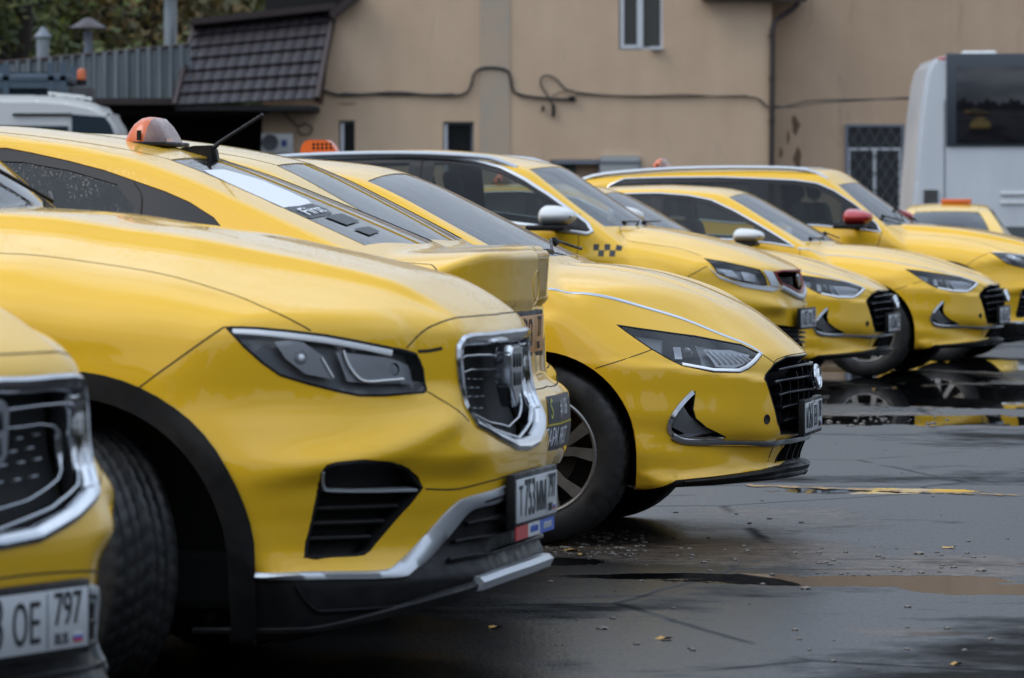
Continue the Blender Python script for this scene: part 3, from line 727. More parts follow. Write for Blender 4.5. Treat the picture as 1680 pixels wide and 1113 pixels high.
# ---------------------------------------------------------------- the cars
def front_arr(B, y, z):
    y = np.asarray(y, float); z = np.asarray(z, float); hi = np.full(y.shape, 1.5); lo = hi-1.2; done = np.zeros(y.shape, bool)
    for x in np.linspace(1.5, .2, 160):
        v = (B.f(np.full(y.shape, x), y, z) < 0) & ~done; lo[v] = x; hi[v] = x+.0082; done |= v
    for _ in range(20):
        m = (lo+hi)/2; v = B.f(m, y, z) < 0; lo = np.where(v, m, lo); hi = np.where(v, hi, m)
    return np.stack([(lo+hi)/2, y, z], -1)
def fpath(B, pts):
    a = np.array(pts, float); return [tuple(q) for q in B.inv(front_arr(B, a[:, 0], a[:, 1]))]
def spath(B, pts): return [UVp(B, P_side(B, x, z)) for x, z in pts]
def ws_poly(B, yb, yt, zt, k=0.0):
    xb = lambda y: B.wsx-B.wsc*y*y-.012
    xt = lambda y: B.wsx-B.wsc*y*y-(zt-B.rcr*y*y*.6-B.wsz)/B.wss
    b = [(xb(y), y) for y in (0, .25, .5, yb*.93, yb)]; t = [(xt(y), y) for y in (yt, yt*.8, .25, 0)]
    pts = [UVp(B, P_top(B, x, y)) for x, y in b+t]
    return pts
def decal(B, V, F, fn, name, mat_, parent, h=.0025, sg=-1):
    a = np.array(V, float)[:, :2]; uv = np.array([fn(u, v) for u, v in a]); P = B.surf(uv[:, 0], uv[:, 1]); P = P+B.normal(P)*h
    P[:, 1] *= sg
    return mesh_obj(name, P, F, mat_, parent)
def fdecal(B, V, F, name, mat_, parent, h=.0025):     # (y, z) drawn on the tail or nose face
    a = np.array(V, float); P = front_arr(B, a[:, 0], a[:, 1]); P = P+B.normal(P)*h
    return mesh_obj(name, P, F, mat_, parent)
def gridquad(u0, u1, v0, v1, n=14, m=4):
    V = [(u0+(u1-u0)*i/n, v0+(v1-v0)*j/m) for j in range(m+1) for i in range(n+1)]
    return V, [(j*(n+1)+i, j*(n+1)+i+1, (j+1)*(n+1)+i+1, (j+1)*(n+1)+i) for j in range(m) for i in range(n)]
def patch(B, poly, name, mat_, parent, h=.002, sides=(-1, 1), step=.015, d=None):
    """a thin cover over a closed (U,V) outline"""
    if len(sides) == 2 and max(p[1] for p in poly) < B.R*HPI-.004: return [patch(B, poly, name, mat_, parent, h, (sg,), step) for sg in sides][-1]
    q = resample(poly, step); lo, hi = q.min(0), q.max(0)
    g = np.array(np.meshgrid(np.arange(lo[0], hi[0], step), np.arange(lo[1], hi[1], step))).reshape(2, -1).T
    g = g[inpoly(g, q)]; V = [Vector(map(float, p)) for p in np.concatenate([g, q])]; n = len(g); k = len(q)
    ov, oe, of, *_ = delaunay_2d_cdt(V, [(n+i, n+(i+1) % k) for i in range(k)], [], 0, 1e-5)
    uv = np.array([[v.x, v.y] for v in ov]); F = np.array([list(f) for f in of]); F = F[inpoly(uv[F].mean(1), q)]
    P = B.surf(uv[:, 0], uv[:, 1]); N = B.normal(P); P = P+N*h
    fl = (np.cross(P[F[:, 1]]-P[F[:, 0]], P[F[:, 2]]-P[F[:, 0]])*N[F[:, 0]]).sum(1) < 0; F[fl] = F[fl][:, ::-1]
    Vs, Ns, Fs = [], [], []
    for i, sg in enumerate(sides):
        m = np.array([1, sg, 1]); Vs.append(P*m); Ns.append(N*m); Fs.append((F if sg > 0 else F[:, ::-1])+i*len(P))
    return mesh_obj(name, np.concatenate(Vs), np.concatenate(Fs), mat_, parent, normals=np.concatenate(Ns))
def front_text(txt, size, cy, cz, sx=.8):
    V, F = text_mesh(txt, size, sx, flat=True); return [(x+cy, y+cz) for x, y, z in V if True], F
def headliner(B, root):
    patch(B, [(-2.6, 1.0), (-2.2, .96), (-1.2, .96), (-1.05, 1.0), (-1.05, B.R*HPI), (-2.6, B.R*HPI)], 'headliner', VOID, root, -.035, step=.06)
def taxi_lamp(parent, c, s=1.0, kind='dome'):
    if kind == 'dome':
        for nm, m, a0, a1 in (('taxi_lamp', ORANGE, 0, 1),):
            mb = MB(); V, F = [], []; n, k = 20, 16
            prof = [(-.075, 0), (-.075, .02), (-.062, .045), (-.045, .07), (-.02, .088), (.0, .092), (.02, .088), (.045, .062), (.062, .035), (.075, .012), (.078, 0)]
            for j, w in enumerate(np.linspace(-1, 1, n+1)):
                f = math.sqrt(max(0, 1-(abs(w))**5)); wd = .16*w
                for x, z in prof: V.append(Vector(c)+Vector((x*f, wd, z*f))*s)
            q = len(prof); F = [(j*q+i, j*q+i+1, (j+1)*q+i+1, (j+1)*q+i) for j in range(n) for i in range(q-1)]
            o = mesh_obj('taxi_lamp', V, F, ORANGE, parent, mats=[ORANGE, CLEARO], fm=[1 if i % (q-1) >= 6 else 0 for i in range(len(F))])
            bm = bmesh.new(); bm.from_mesh(o.data); 
            for f in bm.faces: f.smooth = True
            bm.to_mesh(o.data); bm.free()
            mb = MB(); mb.box(Vector(c)+Vector((0, 0, .002))*s, (.16*s, .33*s, .014*s), bev=.004); mb.build('lamp_foot', BLK, o)
            mb = MB(); mb.mi = 0
            for w in (-.085,): mb.box(Vector(c)+Vector((-.01, w*s*1.9, .03*s)), (.014, .004, .03))
            mb.build('lamp_mark', BLK, o)
    elif kind == 'bar':
        mb = MB(); mb.box(Vector(c)+Vector((0, 0, .035)), (.12, .40, .07), bev=.02); mb.build('taxi_lamp', ORANGE, parent)
    else:
        mb = MB(); mb.prism([(-.13, 0), (-.115, .06), (-.08, .09), (.06, .09), (.10, .055), (.13, 0)], .11, Matrix.Translation(c) @ Matrix.Scale(s, 4), bev=.008)
        o = mb.build('taxi_lamp', ORANGE, parent)
        mb = MB()
        for i in range(5):
            for j in range(2):
                if (i+j) % 2 == 0 or True: mb.box(Vector(c)+Vector((-.03+.03*i, -.057, .035+.026*j))*s, (.016*s, .003, .016*s))
        mb.build('lamp_checks', BLK, o)
V0 = lambda B: B.phimin*B.R
UM = lambda B: B.xf+B.R*HPI
def common(B, root, sk, names, interior=True):
    """turn the regions of a skin into parts"""
    for i, (nm, mt, d, lip) in enumerate(names):
        if nm is None: continue
        if nm in ('side_window', 'headlight_lens', 'tail_light', 'arch_cladding', 'air_intake', 'window_surround'):
            for sg in (-1, 1): sk.obj(i, nm, mt, root, d, lip, (sg,))
        else: sk.obj(i, nm, mt, root, d, lip)
def xover(name, B, fine=.016, coarse=.04, near=True, full_front=True):
    root = empty(name); V_ = V0(B); U_ = UM(B); lowb = B.__class__ is M5
    hl = [(0.394, 0.310), (0.434, 0.311), (0.475, 0.311), (0.551, 0.307), (0.654, 0.298), (0.750, 0.284), (0.851, 0.268), (0.938, 0.256), (0.961, 0.218), (0.967, 0.165), (0.955, .155), (0.892, 0.152), (0.821, 0.148), (0.747, 0.149), (0.682, 0.161), (0.608, 0.178), (0.531, 0.199), (0.485, 0.228), (0.440, 0.264)]
    gr = [(1.463, 0.320), (1.244, 0.306), (1.160, 0.298), (1.112, 0.289), (1.089, 0.270), (1.084, 0.233), (1.092, 0.156), (1.101, 0.113), (1.128, 0.066), (1.260, 0.028), (1.420, -0.004)]
    vt = [(0.621, -0.040), (0.633, -0.021), (0.656, -0.015), (0.726, -0.010), (0.812, -0.019), (0.869, -0.037), (0.928, -0.088), (0.843, -0.167), (0.766, -0.235), (0.731, -0.243), (0.655, -0.241), (0.584, -0.238), (0.602, -0.162), (0.615, -0.097)]
    st = [(0.44, -0.264), (0.570, -0.264), (0.776, -0.274), (0.836, -0.266), (0.924, -0.225), (1.039, -0.140), (1.090, -0.121), (1.182, -0.110), (1.285, -0.105), (1.42, -.102)]
    sb = [(0.469, -0.281), (0.569, -0.280), (0.824, -0.291), (0.886, -0.282), (0.993, -0.248), (1.099, -0.167), (1.150, -0.151), (1.238, -0.148), (1.385, -0.145)]
    dz = 0.0
    if lowb: hl = [(u, v-.02*(1-(u-.394)/.57)) for u, v in hl]
    sh = .3 if not lowb else 0
    dlo = [(-2.95, .70), (-2.85, .80), (-2.729, 0.845), (-2.442, 0.847), (-1.922, 0.847), (-1.533, 0.834), (-1.275, 0.824), (-1.094, 0.804), (-0.935, 0.754), (-0.776, 0.673), (-0.667, 0.598), (-0.567, 0.502), (-0.530, 0.434), (-0.756, 0.459), (-1.067, 0.489), (-1.786, 0.510), (-2.621, 0.589)]
    if not lowb: dlo = [(u-.06, max(v, .56-.02*(u+.5)) if v < .6 else v) for u, v in dlo]
    bl = .05 if not lowb else 0
    pf = [(-1.50, .80), (-1.28, .795), (-1.11, .77), (-.96, .72), (-.87, .66), (-.87, .50+bl), (-1.07, .515+bl), (-1.50, .525+bl)]
    pr = [(-2.32, .81), (-1.66, .81), (-1.66, .53+bl), (-2.32, .56+bl)]; pq = [(-2.42, .81), (-2.42, .58+bl), (-2.72, .62+bl), (-2.80, .72), (-2.70, .80)]
    wb = -2.67
    regs = [dict(poly=arch_poly(B, .405, .36, V_), n='hole'), dict(poly=arch_poly(B, .405, .36, V_, xc=wb), n='hole', step=.05),
            dict(poly=smoothpoly(hl, True, 2)), dict(poly=[(U_, .322)]+gr+[(U_, -.012)]), dict(poly=smoothpoly(vt, True, 2)),
            dict(poly=arch_poly(B, .47, .36, V_)), dict(poly=arch_poly(B, .47, .36, V_, xc=wb), step=.05),
            dict(poly=smoothpoly(st)+[(U_, -.10), (U_, V_), (.40, V_)]),
            dict(poly=ws_poly(B, .72, .57, 1.50 if not lowb else 1.475), step=.03),
            dict(poly=pf, step=.04), dict(poly=pr, step=.04), dict(poly=pq, step=.04), dict(poly=dlo, step=.03),
            dict(poly=spath(B, [(-.45, .34), (-2.2, .34)])[::1]+[(-2.2, V_), (-.45, V_)], step=.05)]
    sk = Skin(B, fine, coarse, -.75, regs)
    body = sk.obj(-1, 'body', YEL, root, 0, .014)
    names = [(None,)*4, (None,)*4, ('headlight', LENS, .001, .03), (None,)*4, (None,)*4,
             ('arch_cladding', BLK, -.010, .024), ('arch_cladding', BLK, -.010, .024), ('lower_bumper', BLK, .004, .01),
             ('windscreen', WSG, .003, .006), ('side_window', SIDEG, .006, .008), ('side_window', DARKG, .006, .008), ('side_window', DARKG, .006, .008),
             ('window_surround', GLOSSB, .003, .006), ('sill', BLK, -.004, .01)]
    for i, (nm, mt, d, lip) in enumerate(names):
        if nm is None or nm == 'headlight': continue
        if nm in ('side_window', 'arch_cladding', 'window_surround', 'sill'):
            for sg in (-1, 1): sk.obj(i, nm, mt, root, d, lip, (sg,))
        else: sk.obj(i, nm, mt, root, d, lip)
    for sg in (-1, 1):                                  # head lamps
        hb = sk.obj(2, 'headlight', HOUSE, root, .040, 0, (sg,)); sweep(B, hl, [(0, -.055), (.002, .001), (-.004, .0015), (-.006, -.055)], 'gasket', BLK, hb, (sg,), True, .012, False)
        lens = sk.obj(2, 'lens', LENS, hb, .0015, 0, (sg,))
        S = lambda pts, pr, nm, mt, d: sweep(B, pts, pr, nm, mt, hb, (sg,), d=d)
        S([(0.412, 0.303), (0.446, 0.302), (0.491, 0.300), (0.550, 0.296), (0.653, 0.286), (0.749, 0.273), (0.851, 0.256)], bar(.020, .006), 'upper_strip', LED, .006)
        S([(0.706, 0.261), (0.721, 0.225), (0.747, 0.195), (0.773, 0.185), (0.829, 0.187), (0.886, 0.190)], bar(.007, .006), 'light_guide', LED, .006)
        S([(0.645, 0.244), (0.660, 0.220), (0.676, 0.195)], bar(.006, .005), 'light_guide', LED, .006)
        S([(0.519, 0.210), (0.542, 0.197), (0.569, 0.190)], bar(.010, .006), 'lower_strip', REFL, .012)
        patch(B, [(0.520, 0.279), (0.586, 0.287), (0.651, 0.247), (0.679, 0.190), (0.602, 0.203), (0.549, 0.240)], 'reflector', LED, hb, -.010, (sg,))
        patch(B, [(0.69, 0.258), (0.84, 0.245), (0.92, 0.225), (0.935, 0.180), (0.80, .178), (0.72, 0.185)], 'reflector', LSIL, hb, -.014, (sg,))
        for uv_, r_ in (((.590, .243), .022), ((.865, .215), .026)):
            p = B.surf(np.array([uv_[0]]), np.array([uv_[1]]))[0]; n_ = B.normal(p[None])[0]; p = p-n_*(.034 if uv_[0] > .7 else .022)
            mb = MB(); mb.ell((p[0], p[1]*sg, p[2]), (r_, r_, r_), 10); mb.build('projector', LENS if uv_[0] > .7 else LSIL, hb)
    # grille: black well, concentric bright frames, shield badge
    g = sk.obj(3, 'grille', VOID, root, .075, 0)
    sweep(B, [(U_, .320)]+gr+[(U_, -.010)], [(-.009, -.075), (-.009, .004), (0, .010), (.016, .003), (.022, -.012), (.024, -.035)], 'grille_frame', CHROME, g, smoothp=False)
    r2 = [(U_, .262), (1.38, .262), (1.27, 0.258), (1.16, .250), (1.120, .238), (1.108, .215), (1.115, .155), (1.125, .12), (1.16, .092), (1.30, .055), (U_, .02)]
    r3 = [(U_, .222), (1.38, .222), (1.25, .218), (1.185, .208), (1.158, .190), (1.160, .145), (1.172, .125), (1.20, .112), (1.36, .080), (U_, .058)]
    sweep(B, r2, bar(.007, .007), 'grille_ring', CHROME, g, d=.022, smoothp=False)
    sweep(B, r3, bar(.006, .007), 'grille_ring', CHROME, g, d=.040, smoothp=False)
    for i, v in enumerate((.195, .172, .149, .126)):
        for u in np.arange(1.21+.03*(i % 2), U_-.1, .075): sweep(B, [(u, v), (u+.026, v)], bar(.004, .004), 'grille_stud', SILVER, g, d=.058)
    P = front_arr(B, np.array([0.]), np.array([.79]))[0]
    mb = MB(); mb.prism([(-.075, .055), (-.06, .075), (.06, .075), (.075, .055), (.068, -.03), (0, -.09), (-.068, -.03)], .045, Matrix.Translation((P[0]-.005, 0, .80)) @ Matrix.Rotation(math.radians(90), 4, 'Z'), bev=.005); em = mb.build('emblem', CHROME, g)
    mb = MB()
    for cy, cz in ((-.036, .036), (0, .036), (.036, .036), (-.030, -.012), (0, -.012), (.030, -.012)): mb.box((P[0]+.017, cy, .80+cz), (.006, .026, .036), bev=.002)
    mb.build('emblem_field', GLOSSB, em)
    # side vents
    for sg in (-1, 1):
        v = sk.obj(4, 'air_intake', BLK, root, .055, 0, (sg,))
        sweep(B, vt, [(0, -.055), (.002, .000), (-.006, .001), (-.010, -.055)], 'intake_rim', BLK, v, (sg,), True, .012, False)
        sweep(B, [(0.626, -0.036), (0.629, -0.061), (0.635, -0.076), (0.650, -0.084), (0.767, -0.090), (0.905, -0.094)], bar(.010, .014, -.03), 'intake_lip', SILVER, v, (sg,), d=.010)
        for v1, ua, ub in ((-.128, .618, .855), (-.163, .608, .815), (-.198, .600, .775)):
            sweep(B, [(ua, v1), (ub, v1-.006)], bar(.012, .010, -.03), 'intake_slat', BLK, v, (sg,), d=.018)
    # bright strip over the black lower bumper
    V, F = [], []
    a, b = np.array([resample(smoothpoly(st)+[(U_, -.10)], .012, False)[i] for i in range(0, 1)]), None
    A = resample(smoothpoly([(0.463, -0.264)]+st[1:])+[np.array((U_, -.10))], .02, False); Bq = resample(smoothpoly(sb)+[np.array((U_, -.143))], .02, False)
    m = 90; fa = lambda Q: np.stack([np.interp(np.linspace(0, 1, m), np.linspace(0, 1, len(Q)), Q[:, i]) for i in (0, 1)], -1)
    A, Bq = fa(A), fa(Bq); rows = []
    for t, h in ((0, -.004), (.04, .006), (.5, .012), (.96, .006), (1, -.004)):
        q = A*(1-t)+Bq*t; p = B.surf(q[:, 0], q[:, 1]); rows.append(p+B.normal(p)*h)
    V = np.concatenate(rows); F = [(r*m+i, r*m+i+1, (r+1)*m+i+1, (r+1)*m+i) for r in range(4) for i in range(m-1)]
    mb = MB(); mb.add(V, [f[::-1] for f in F]); mb.add(V*np.array([1, -1, 1]), F); mb.build('bumper_strip', SILVER, root, ang=60)
    # lower grille slats, lip
    for z_ in (.50, .445, .40, .355):
        w_ = .36+(.52-z_)*.9; pts = fpath(B, [(0, z_), (w_*.4, z_), (w_*.8, z_-.003), (w_, z_-.01)]); sweep(B, pts, bar(.012, .012, -.01), 'bumper_slat', BLK, root, d=0)
    sweep(B, [(0.559, -0.290), (0.580, -0.319), (0.606, -0.342), (0.637, -0.349), (0.827, -0.354), (1.10, -.37)], bar(.008, .005), 'bumper_crease', GLOSSB, root)
    hsweep(B, [(0, .300), (.25, .298), (.44, .288)], [(-.028, -.03), (-.022, .020), (.0, .030), (.012, .018), (.016, -.03)], 'skid_plate', SILVER, root)
    hsweep(B, [(0, .296), (.30, .292), (.50, .272), (.66, .238), (.78, .205), (.84, .19)], [(-.030, -.03), (-.026, .014), (.0, .022), (.010, .012), (.014, -.03)], 'lip', BLK, root, taper=[(0, 1), (.6, 1), (1, .35)])
    # shut lines
    for pts in ([(-0.521, 0.545), (-0.240, 0.556), (-0.084, 0.557), (0.074, 0.540), (0.267, 0.495), (0.423, 0.430), (0.519, 0.362), (0.616, 0.308)],
                [(0.185, 0.165), (0.287, 0.238), (0.392, 0.311)], [(0.90, 0.268), (0.963, 0.309), (1.025, 0.332), (1.159, 0.358), (1.396, 0.382), (U_, .385)],
                [(0.966, 0.158), (1.094, 0.075)], [(.935, -.092), (1.05, -.098), (1.20, -.083), (1.42, -.078), (U_, -.078)]):
        pts = [(u, v-(.02 if lowb and v > .3 else 0)) for u, v in pts]
        sweep(B, pts, line(.006), 'panel_gap', GAP, root)
    sweep(B, [(.945, .262), (.985, .263), (1.03, .268)], line(.014), 'panel_gap', GAP, root)
    for pts in ([(-.52, .44), (-.56, .2), (-.58, -.2), (-.57, -.30)], [(-1.58, .52), (-1.60, .1), (-1.60, -.30)]): sweep(B, pts, line(.008), 'panel_gap', GAP, root)
    sweep(B, dlo, bar(.014, .006), 'window_trim', CHROME, root, closed=True, smoothp=False, step=.03)
    handle(root, -1.35, .90, .93); handle(root, -2.35, .90, .95)
    liner(root, 0, .36, .47); liner(root, wb, .36, .47); belly(root, B, -3.4, .42)
    for x_ in (0, wb):
        for sg in (-1, 1): wheel(root, (x_-(.045 if x_ == 0 else 0), sg*.765, .348), .348, .215, .222, (math.radians(-38) if name_steer.get('s') and x_ == 0 else 0), 'ten', sg)
    seats(root, -.95, -1.85, .64); headliner(B, root); dash(root, B, -.55, 1.10)
    zc = lambda x, y: float(P_top(B, x, y)[2]); xb_ = B.wsx
    for y0_, y1_ in ((-.62, -.08), (.02, .62)): wiper(root, [(xb_-.20, y0_, zc(xb_-.20, abs(y0_))+.02), (xb_-.06, (y0_+y1_)/2, zc(xb_-.06, abs(y0_+y1_)/2)+.02), (xb_-.16, y1_, zc(xb_-.16, abs(y1_))+.025)])
    return root
name_steer = {}
def sedan(name, B, fine=.018, coarse=.04, shift=0.0):
    root = empty(name); V_ = V0(B); U_ = UM(B); wb = -2.84; low = B.__class__ is M7
    hl = [(0.299, 0.273), (0.470, 0.264), (0.666, 0.250), (0.921, 0.212), (1.019, 0.161), (0.952, 0.123), (0.895, 0.097), (0.842, 0.084), (0.699, 0.087), (0.557, 0.113), (0.493, 0.144), (0.432, 0.179), (0.350, 0.236)]
    ge = [(1.205, 0.148), (1.081, 0.121), (1.022, 0.087), (0.977, 0.057), (1.008, -0.013), (1.053, -0.120), (1.108, -0.173), (1.303, -0.181)]
    it = [(0.606, 0.014), (0.559, -0.022), (0.512, -0.069), (0.484, -0.106), (0.490, -0.128), (0.504, -0.141), (0.550, -0.161), (0.647, -0.167), (0.758, -0.168), (0.653, -0.124), (0.603, -0.087), (0.592, -0.052)]
    lg = [(1.20, -0.215), (1.193, -0.229), (1.154, -0.264), (1.128, -0.30)]
    s = 0 if low else .38
    dlo = [(-2.95, .62), (-2.75, .74), (-2.3, .84), (-1.829, 0.862), (-1.640, 0.864), (-1.407, 0.845), (-1.225, 0.806), (-1.038, 0.719), (-0.851, 0.611), (-0.663, 0.493), (-0.546, 0.415), (-0.729, 0.447), (-1.011, 0.477), (-1.364, 0.496), (-1.8, .51), (-2.6, .56)]
    pf = [(-1.60, .830), (-1.40, .815), (-1.235, .775), (-1.06, .695), (-.87, .588), (-.87, .488), (-1.01, .502), (-1.60, .525)]
    pr = [(-1.70, .830), (-2.3, .805), (-2.60, .72), (-2.62, .60), (-2.3, .56), (-1.70, .53)]
    if not low:
        f_ = lambda L: [(u+.33, v) for u, v in L]
        dlo, pf, pr = f_(dlo), f_(pf), f_(pr)
    regs = [dict(poly=arch_poly(B, .372, .345, V_)), dict(poly=arch_poly(B, .372, .345, V_, xc=wb), step=.05), dict(poly=hl),
            dict(poly=[(U_, .150)]+ge+[(U_, -.181)]), dict(poly=it), dict(poly=[(U_, -.213)]+lg+[(U_, -.30)]),
            dict(poly=ws_poly(B, .70, .57, 1.385 if not low else 1.375), step=.03), dict(poly=pf, step=.04), dict(poly=pr, step=.04), dict(poly=dlo, step=.03),
            dict(poly=[(U_, -.262)]+fpath(B, [(.3, .268), (.5, .262), (.7, .250), (.82, .242)])+[(.36, -.345), (.36, V_), (U_, V_)])]
    sk = Skin(B, fine, coarse, -.8, regs)
    sk.obj(-1, 'body', YEL, root, 0, .014)
    sk.obj(6, 'windscreen', WSG, root, .003, .006)
    for sg in (-1, 1):
        sk.obj(7, 'side_window', SIDEG, root, .006, .008, (sg,)); sk.obj(8, 'side_window', DARKG, root, .006, .008, (sg,)); sk.obj(9, 'window_surround', GLOSSB, root, .003, .006, (sg,))
        sk.obj(10, 'bumper_lip', BLK, root, -.006, .02, (sg,)) if False else None
        hb = sk.obj(2, 'headlight', HOUSE, root, .045, 0, (sg,)); sweep(B, hl, [(0, -.045), (.001, .0005), (-.004, .001), (-.006, -.045)], 'gasket', BLK, hb, (sg,), True, .012, False)
        sk.obj(2, 'lens', LENS, hb, .0015, 0, (sg,))
        sweep(B, [(0.560, 0.119), (0.701, 0.096), (0.842, 0.094), (0.893, 0.108), (0.945, .132), (1.000, 0.161)], bar(.015, .004), 'light_guide', LED, hb, (sg,), d=-.001, smoothp=False)
        patch(B, [(.52, .245), (.68, .238), (.68, .11), (.58, .12), (.50, .17)], 'lamp_bowl', GLOSSB, hb, -.035, (sg,))
        patch(B, [(0.548, 0.205), (0.585, 0.206), (0.578, 0.150), (0.545, 0.150)], 'reflector', REFL, hb, -.020, (sg,))
        p = B.surf(np.array([.60]), np.array([.165]))[0]; mb = MB(); mb.ell((p[0]-.02, (p[1]-.045)*sg, p[2]), (.03, .03, .03), 10); mb.build('projector', LENS, hb)
        patch(B, [(.70, .20), (.86, .200), (.965, .175), (.90, .125), (.84, .110), (.74, .115)], 'lamp_bowl', LSIL, hb, -.020, (sg,))
        for k in range(7):
            u = .715+.032*k; sweep(B, [(u, .190-.004*k), (u+.05, .125+.002*k)], bar(.008, .006), 'reflector_fin', REFL, hb, (sg,), d=.016)
        v = sk.obj(4, 'air_intake', GLOSSB, root, .05, 0, (sg,))
        sweep(B, [(0.600, 0.006), (0.556, -0.030), (0.516, -0.072), (0.498, -0.106), (0.506, -0.132), (.56, -.152), (.66, -.158), (.74, -.166)], [(-.020, -.03), (-.016, .006), (0, .008), (.010, -.02), (.010, -.04)], 'intake_chrome', CHROME, v, (sg,))
        patch(B, [(.560, -.035), (.585, -.075), (.64, -.12), (.72, -.152), (.57, -.146), (.513, -.118), (.512, -.098)], 'intake_panel', INTG, v, -.014, (sg,))
        for k in range(3): sweep(B, [(.575+.01*k, -.125-.010*k), (.70+.01*k, -.140-.008*k)], bar(.006, .006), 'intake_slat', BLK, v, (sg,), d=.03)
        sweep(B, it, [(0, -.05), (.001, .0005), (-.003, .001), (-.005, -.05)], 'intake_rim', BLK, v, (sg,), True, .012, False)
        sweep(B, [(-0.053, 0.391), (0.038, 0.391), (0.246, 0.397), (0.427, 0.376), (0.629, 0.337), (0.829, 0.262), (0.963, 0.209), (1.021, 0.163)] if not low else
              [(-.52, .405), (-.3, .405), (-.053, .385), (.05, .375), (.246, .352), (.427, .324), (.629, .285), (.829, .235), (.963, .195), (1.021, .163)], [(-.006, -.003), (-.007, .001), (-.004, .003), (.004, .003), (.007, .001), (.006, -.003)], 'bonnet_chrome', CHROME, root, (sg,))
        c_ = MB(); p = B.surf(np.array([.978]), np.array([-.104]))[0]; n_ = B.normal(p[None])[0]
        q = Vector((n_[0], n_[1]*sg, n_[2])).to_track_quat('Z', 'Y').to_matrix().to_4x4(); c_.lathe([(0, .0015), (.014, .0015), (.017, .003), (.019, .0005)], 20, Matrix.Translation((p[0], p[1]*sg, p[2])) @ q); c_.build('parking_sensor', BLK, root)
    # grille
    g = sk.obj(3, 'grille', VOID, root, .09, 0)
    for i, z_ in enumerate((.645, .60, .552, .502, .452)):
        w_ = np.interp(z_, [.44, .60, .65], [.35, .425, .36]); sweep(B, fpath(B, [(0, z_), (w_*.35, z_), (w_*.7, z_-.004), (w_*.98, z_-.012)]), [(-.005, -.05), (-.006, .0), (-.003, .006), (.003, .006), (.006, .0), (.005, -.05)], 'grille_bar', GLOSSB, g)
        sweep(B, fpath(B, [(0, z_+.002), (w_*.35, z_+.002), (w_*.7, z_-.002), (w_*.98, z_-.010)]), bar(.003, .003), 'bar_edge', DCHR, g, d=-.005)
    for k in range(5):
        y_ = .06+.075*k; sweep(B, fpath(B, [(y_, .665-.02*k), (y_-.012, .55), (y_+.01, .425)]), [(-.0015, -.05), (-.0015, -.004), (.0015, -.004), (.0015, -.05)], 'grille_rib', GLOSSB, g)
    sweep(B, [(U_, .150)]+ge+[(U_, -.181)], [(-.001, -.09), (-.001, .001), (.004, .001), (.006, -.09)], 'grille_rim', BLK, g, smoothp=False)
    P = front_arr(B, np.array([0.]), np.array([.595]))[0]
    R90 = Matrix.Translation((P[0]+.004, 0, .595)) @ Matrix.Rotation(math.radians(-8), 4, 'Y') @ Matrix.Rotation(math.radians(90), 4, 'Z') @ Matrix.Rotation(math.radians(90), 4, 'X')
    mb = MB(); pts = [R90 @ Vector((.078*math.cos(t), .042*math.sin(t), .012)) for t in np.linspace(0, 2*math.pi, 36, endpoint=False)]; mb.tube(pts, .0085, 8, closed=True)
    for sx in (-1, 1): mb.tube([R90 @ Vector((sx*.030-.012, -.034, .012)), R90 @ Vector((sx*.030+.012, .034, .012))], .0075, 8)
    mb.tube([R90 @ Vector((-.030, -.006, .012)), R90 @ Vector((0, .002, .013)), R90 @ Vector((.030, .006, .012))], .007, 8)
    em = mb.build('emblem', CHROME, g)
    mb = MB(); mb.lathe([(0, .0), (.06, .0), (.06, -.02)], 24, R90 @ Matrix.Diagonal((1.2, .62, 1, 1))); mb.build('emblem_back', GLOSSB, em)
    lgp = sk.obj(5, 'lower_grille', VOID, root, .08, 0)
    for k in range(5): sweep(B, fpath(B, [(.04+.085*k, .37), (.045+.085*k, .285)]), bar(.012, .0, -.06), 'grille_fin', BLK, lgp)
    stp = [(0.504, -0.147), (0.550, -0.167), (0.649, -0.180), (0.772, -0.188), (0.939, -0.198), (1.153, -0.205), (1.30, -0.204), (U_, -.203)]
    sweep(B, stp, [(-.010, -.004), (-.012, .008), (0, .014), (.010, .010), (.011, -.004)], 'bumper_strip', CHROME, root)
    sk.obj(10, 'lower_edge', BLK, root, .004, .01)
    hsweep(B, [(0, .262), (.3, .262), (.5, .252), (.70, .240), (.80, .234)], [(-.018, -.04), (-.014, .020), (.0, .028), (.010, .014), (.012, -.04)], 'bumper_lip', BLK, root, taper=[(0, 1), (.5, 1), (1, .3)])
    cl = .0 if not low else -.5
    gaps = [[(1.021, 0.160), (1.081, 0.124)], [(0.219, 0.099), (0.323, 0.133), (0.437, 0.176)], [(U_, .158), (1.27, .155), (1.13, .14), (1.075, .122)],
            [(-.50+s*.6, .40), (-.53+s*.6, .1), (-.54+s*.6, -.33)], [(-1.66+s, .50), (-1.66+s, .1), (-1.64+s, -.33)]]
    for pts in gaps: sweep(B, pts, line(.005), 'panel_gap', GAP, root)
    sweep(B, dlo, bar(.014, .006), 'window_trim', CHROME, root, closed=True, smoothp=False, step=.03)
    handle(root, -1.38+s, .905, .86, YEL); handle(root, -2.3+s, .90, .88, YEL)
    liner(root, 0, .345, .42); liner(root, wb, .345, .42); belly(root, B, -3.6, .36, .29)
    for x_ in (0, wb):
        for sg in (-1, 1): wheel(root, (x_, sg*.80, .335), .335, .215, .222, 0, 'twin', sg)
    seats(root, -1.27+s, -2.2+s, .50); headliner(B, root); dash(root, B, B.wsx-.2, B.wsz-.03)
    yb = .35; zc = lambda x, y: float(P_top(B, x, y)[2])
    xb_ = B.wsx+.02
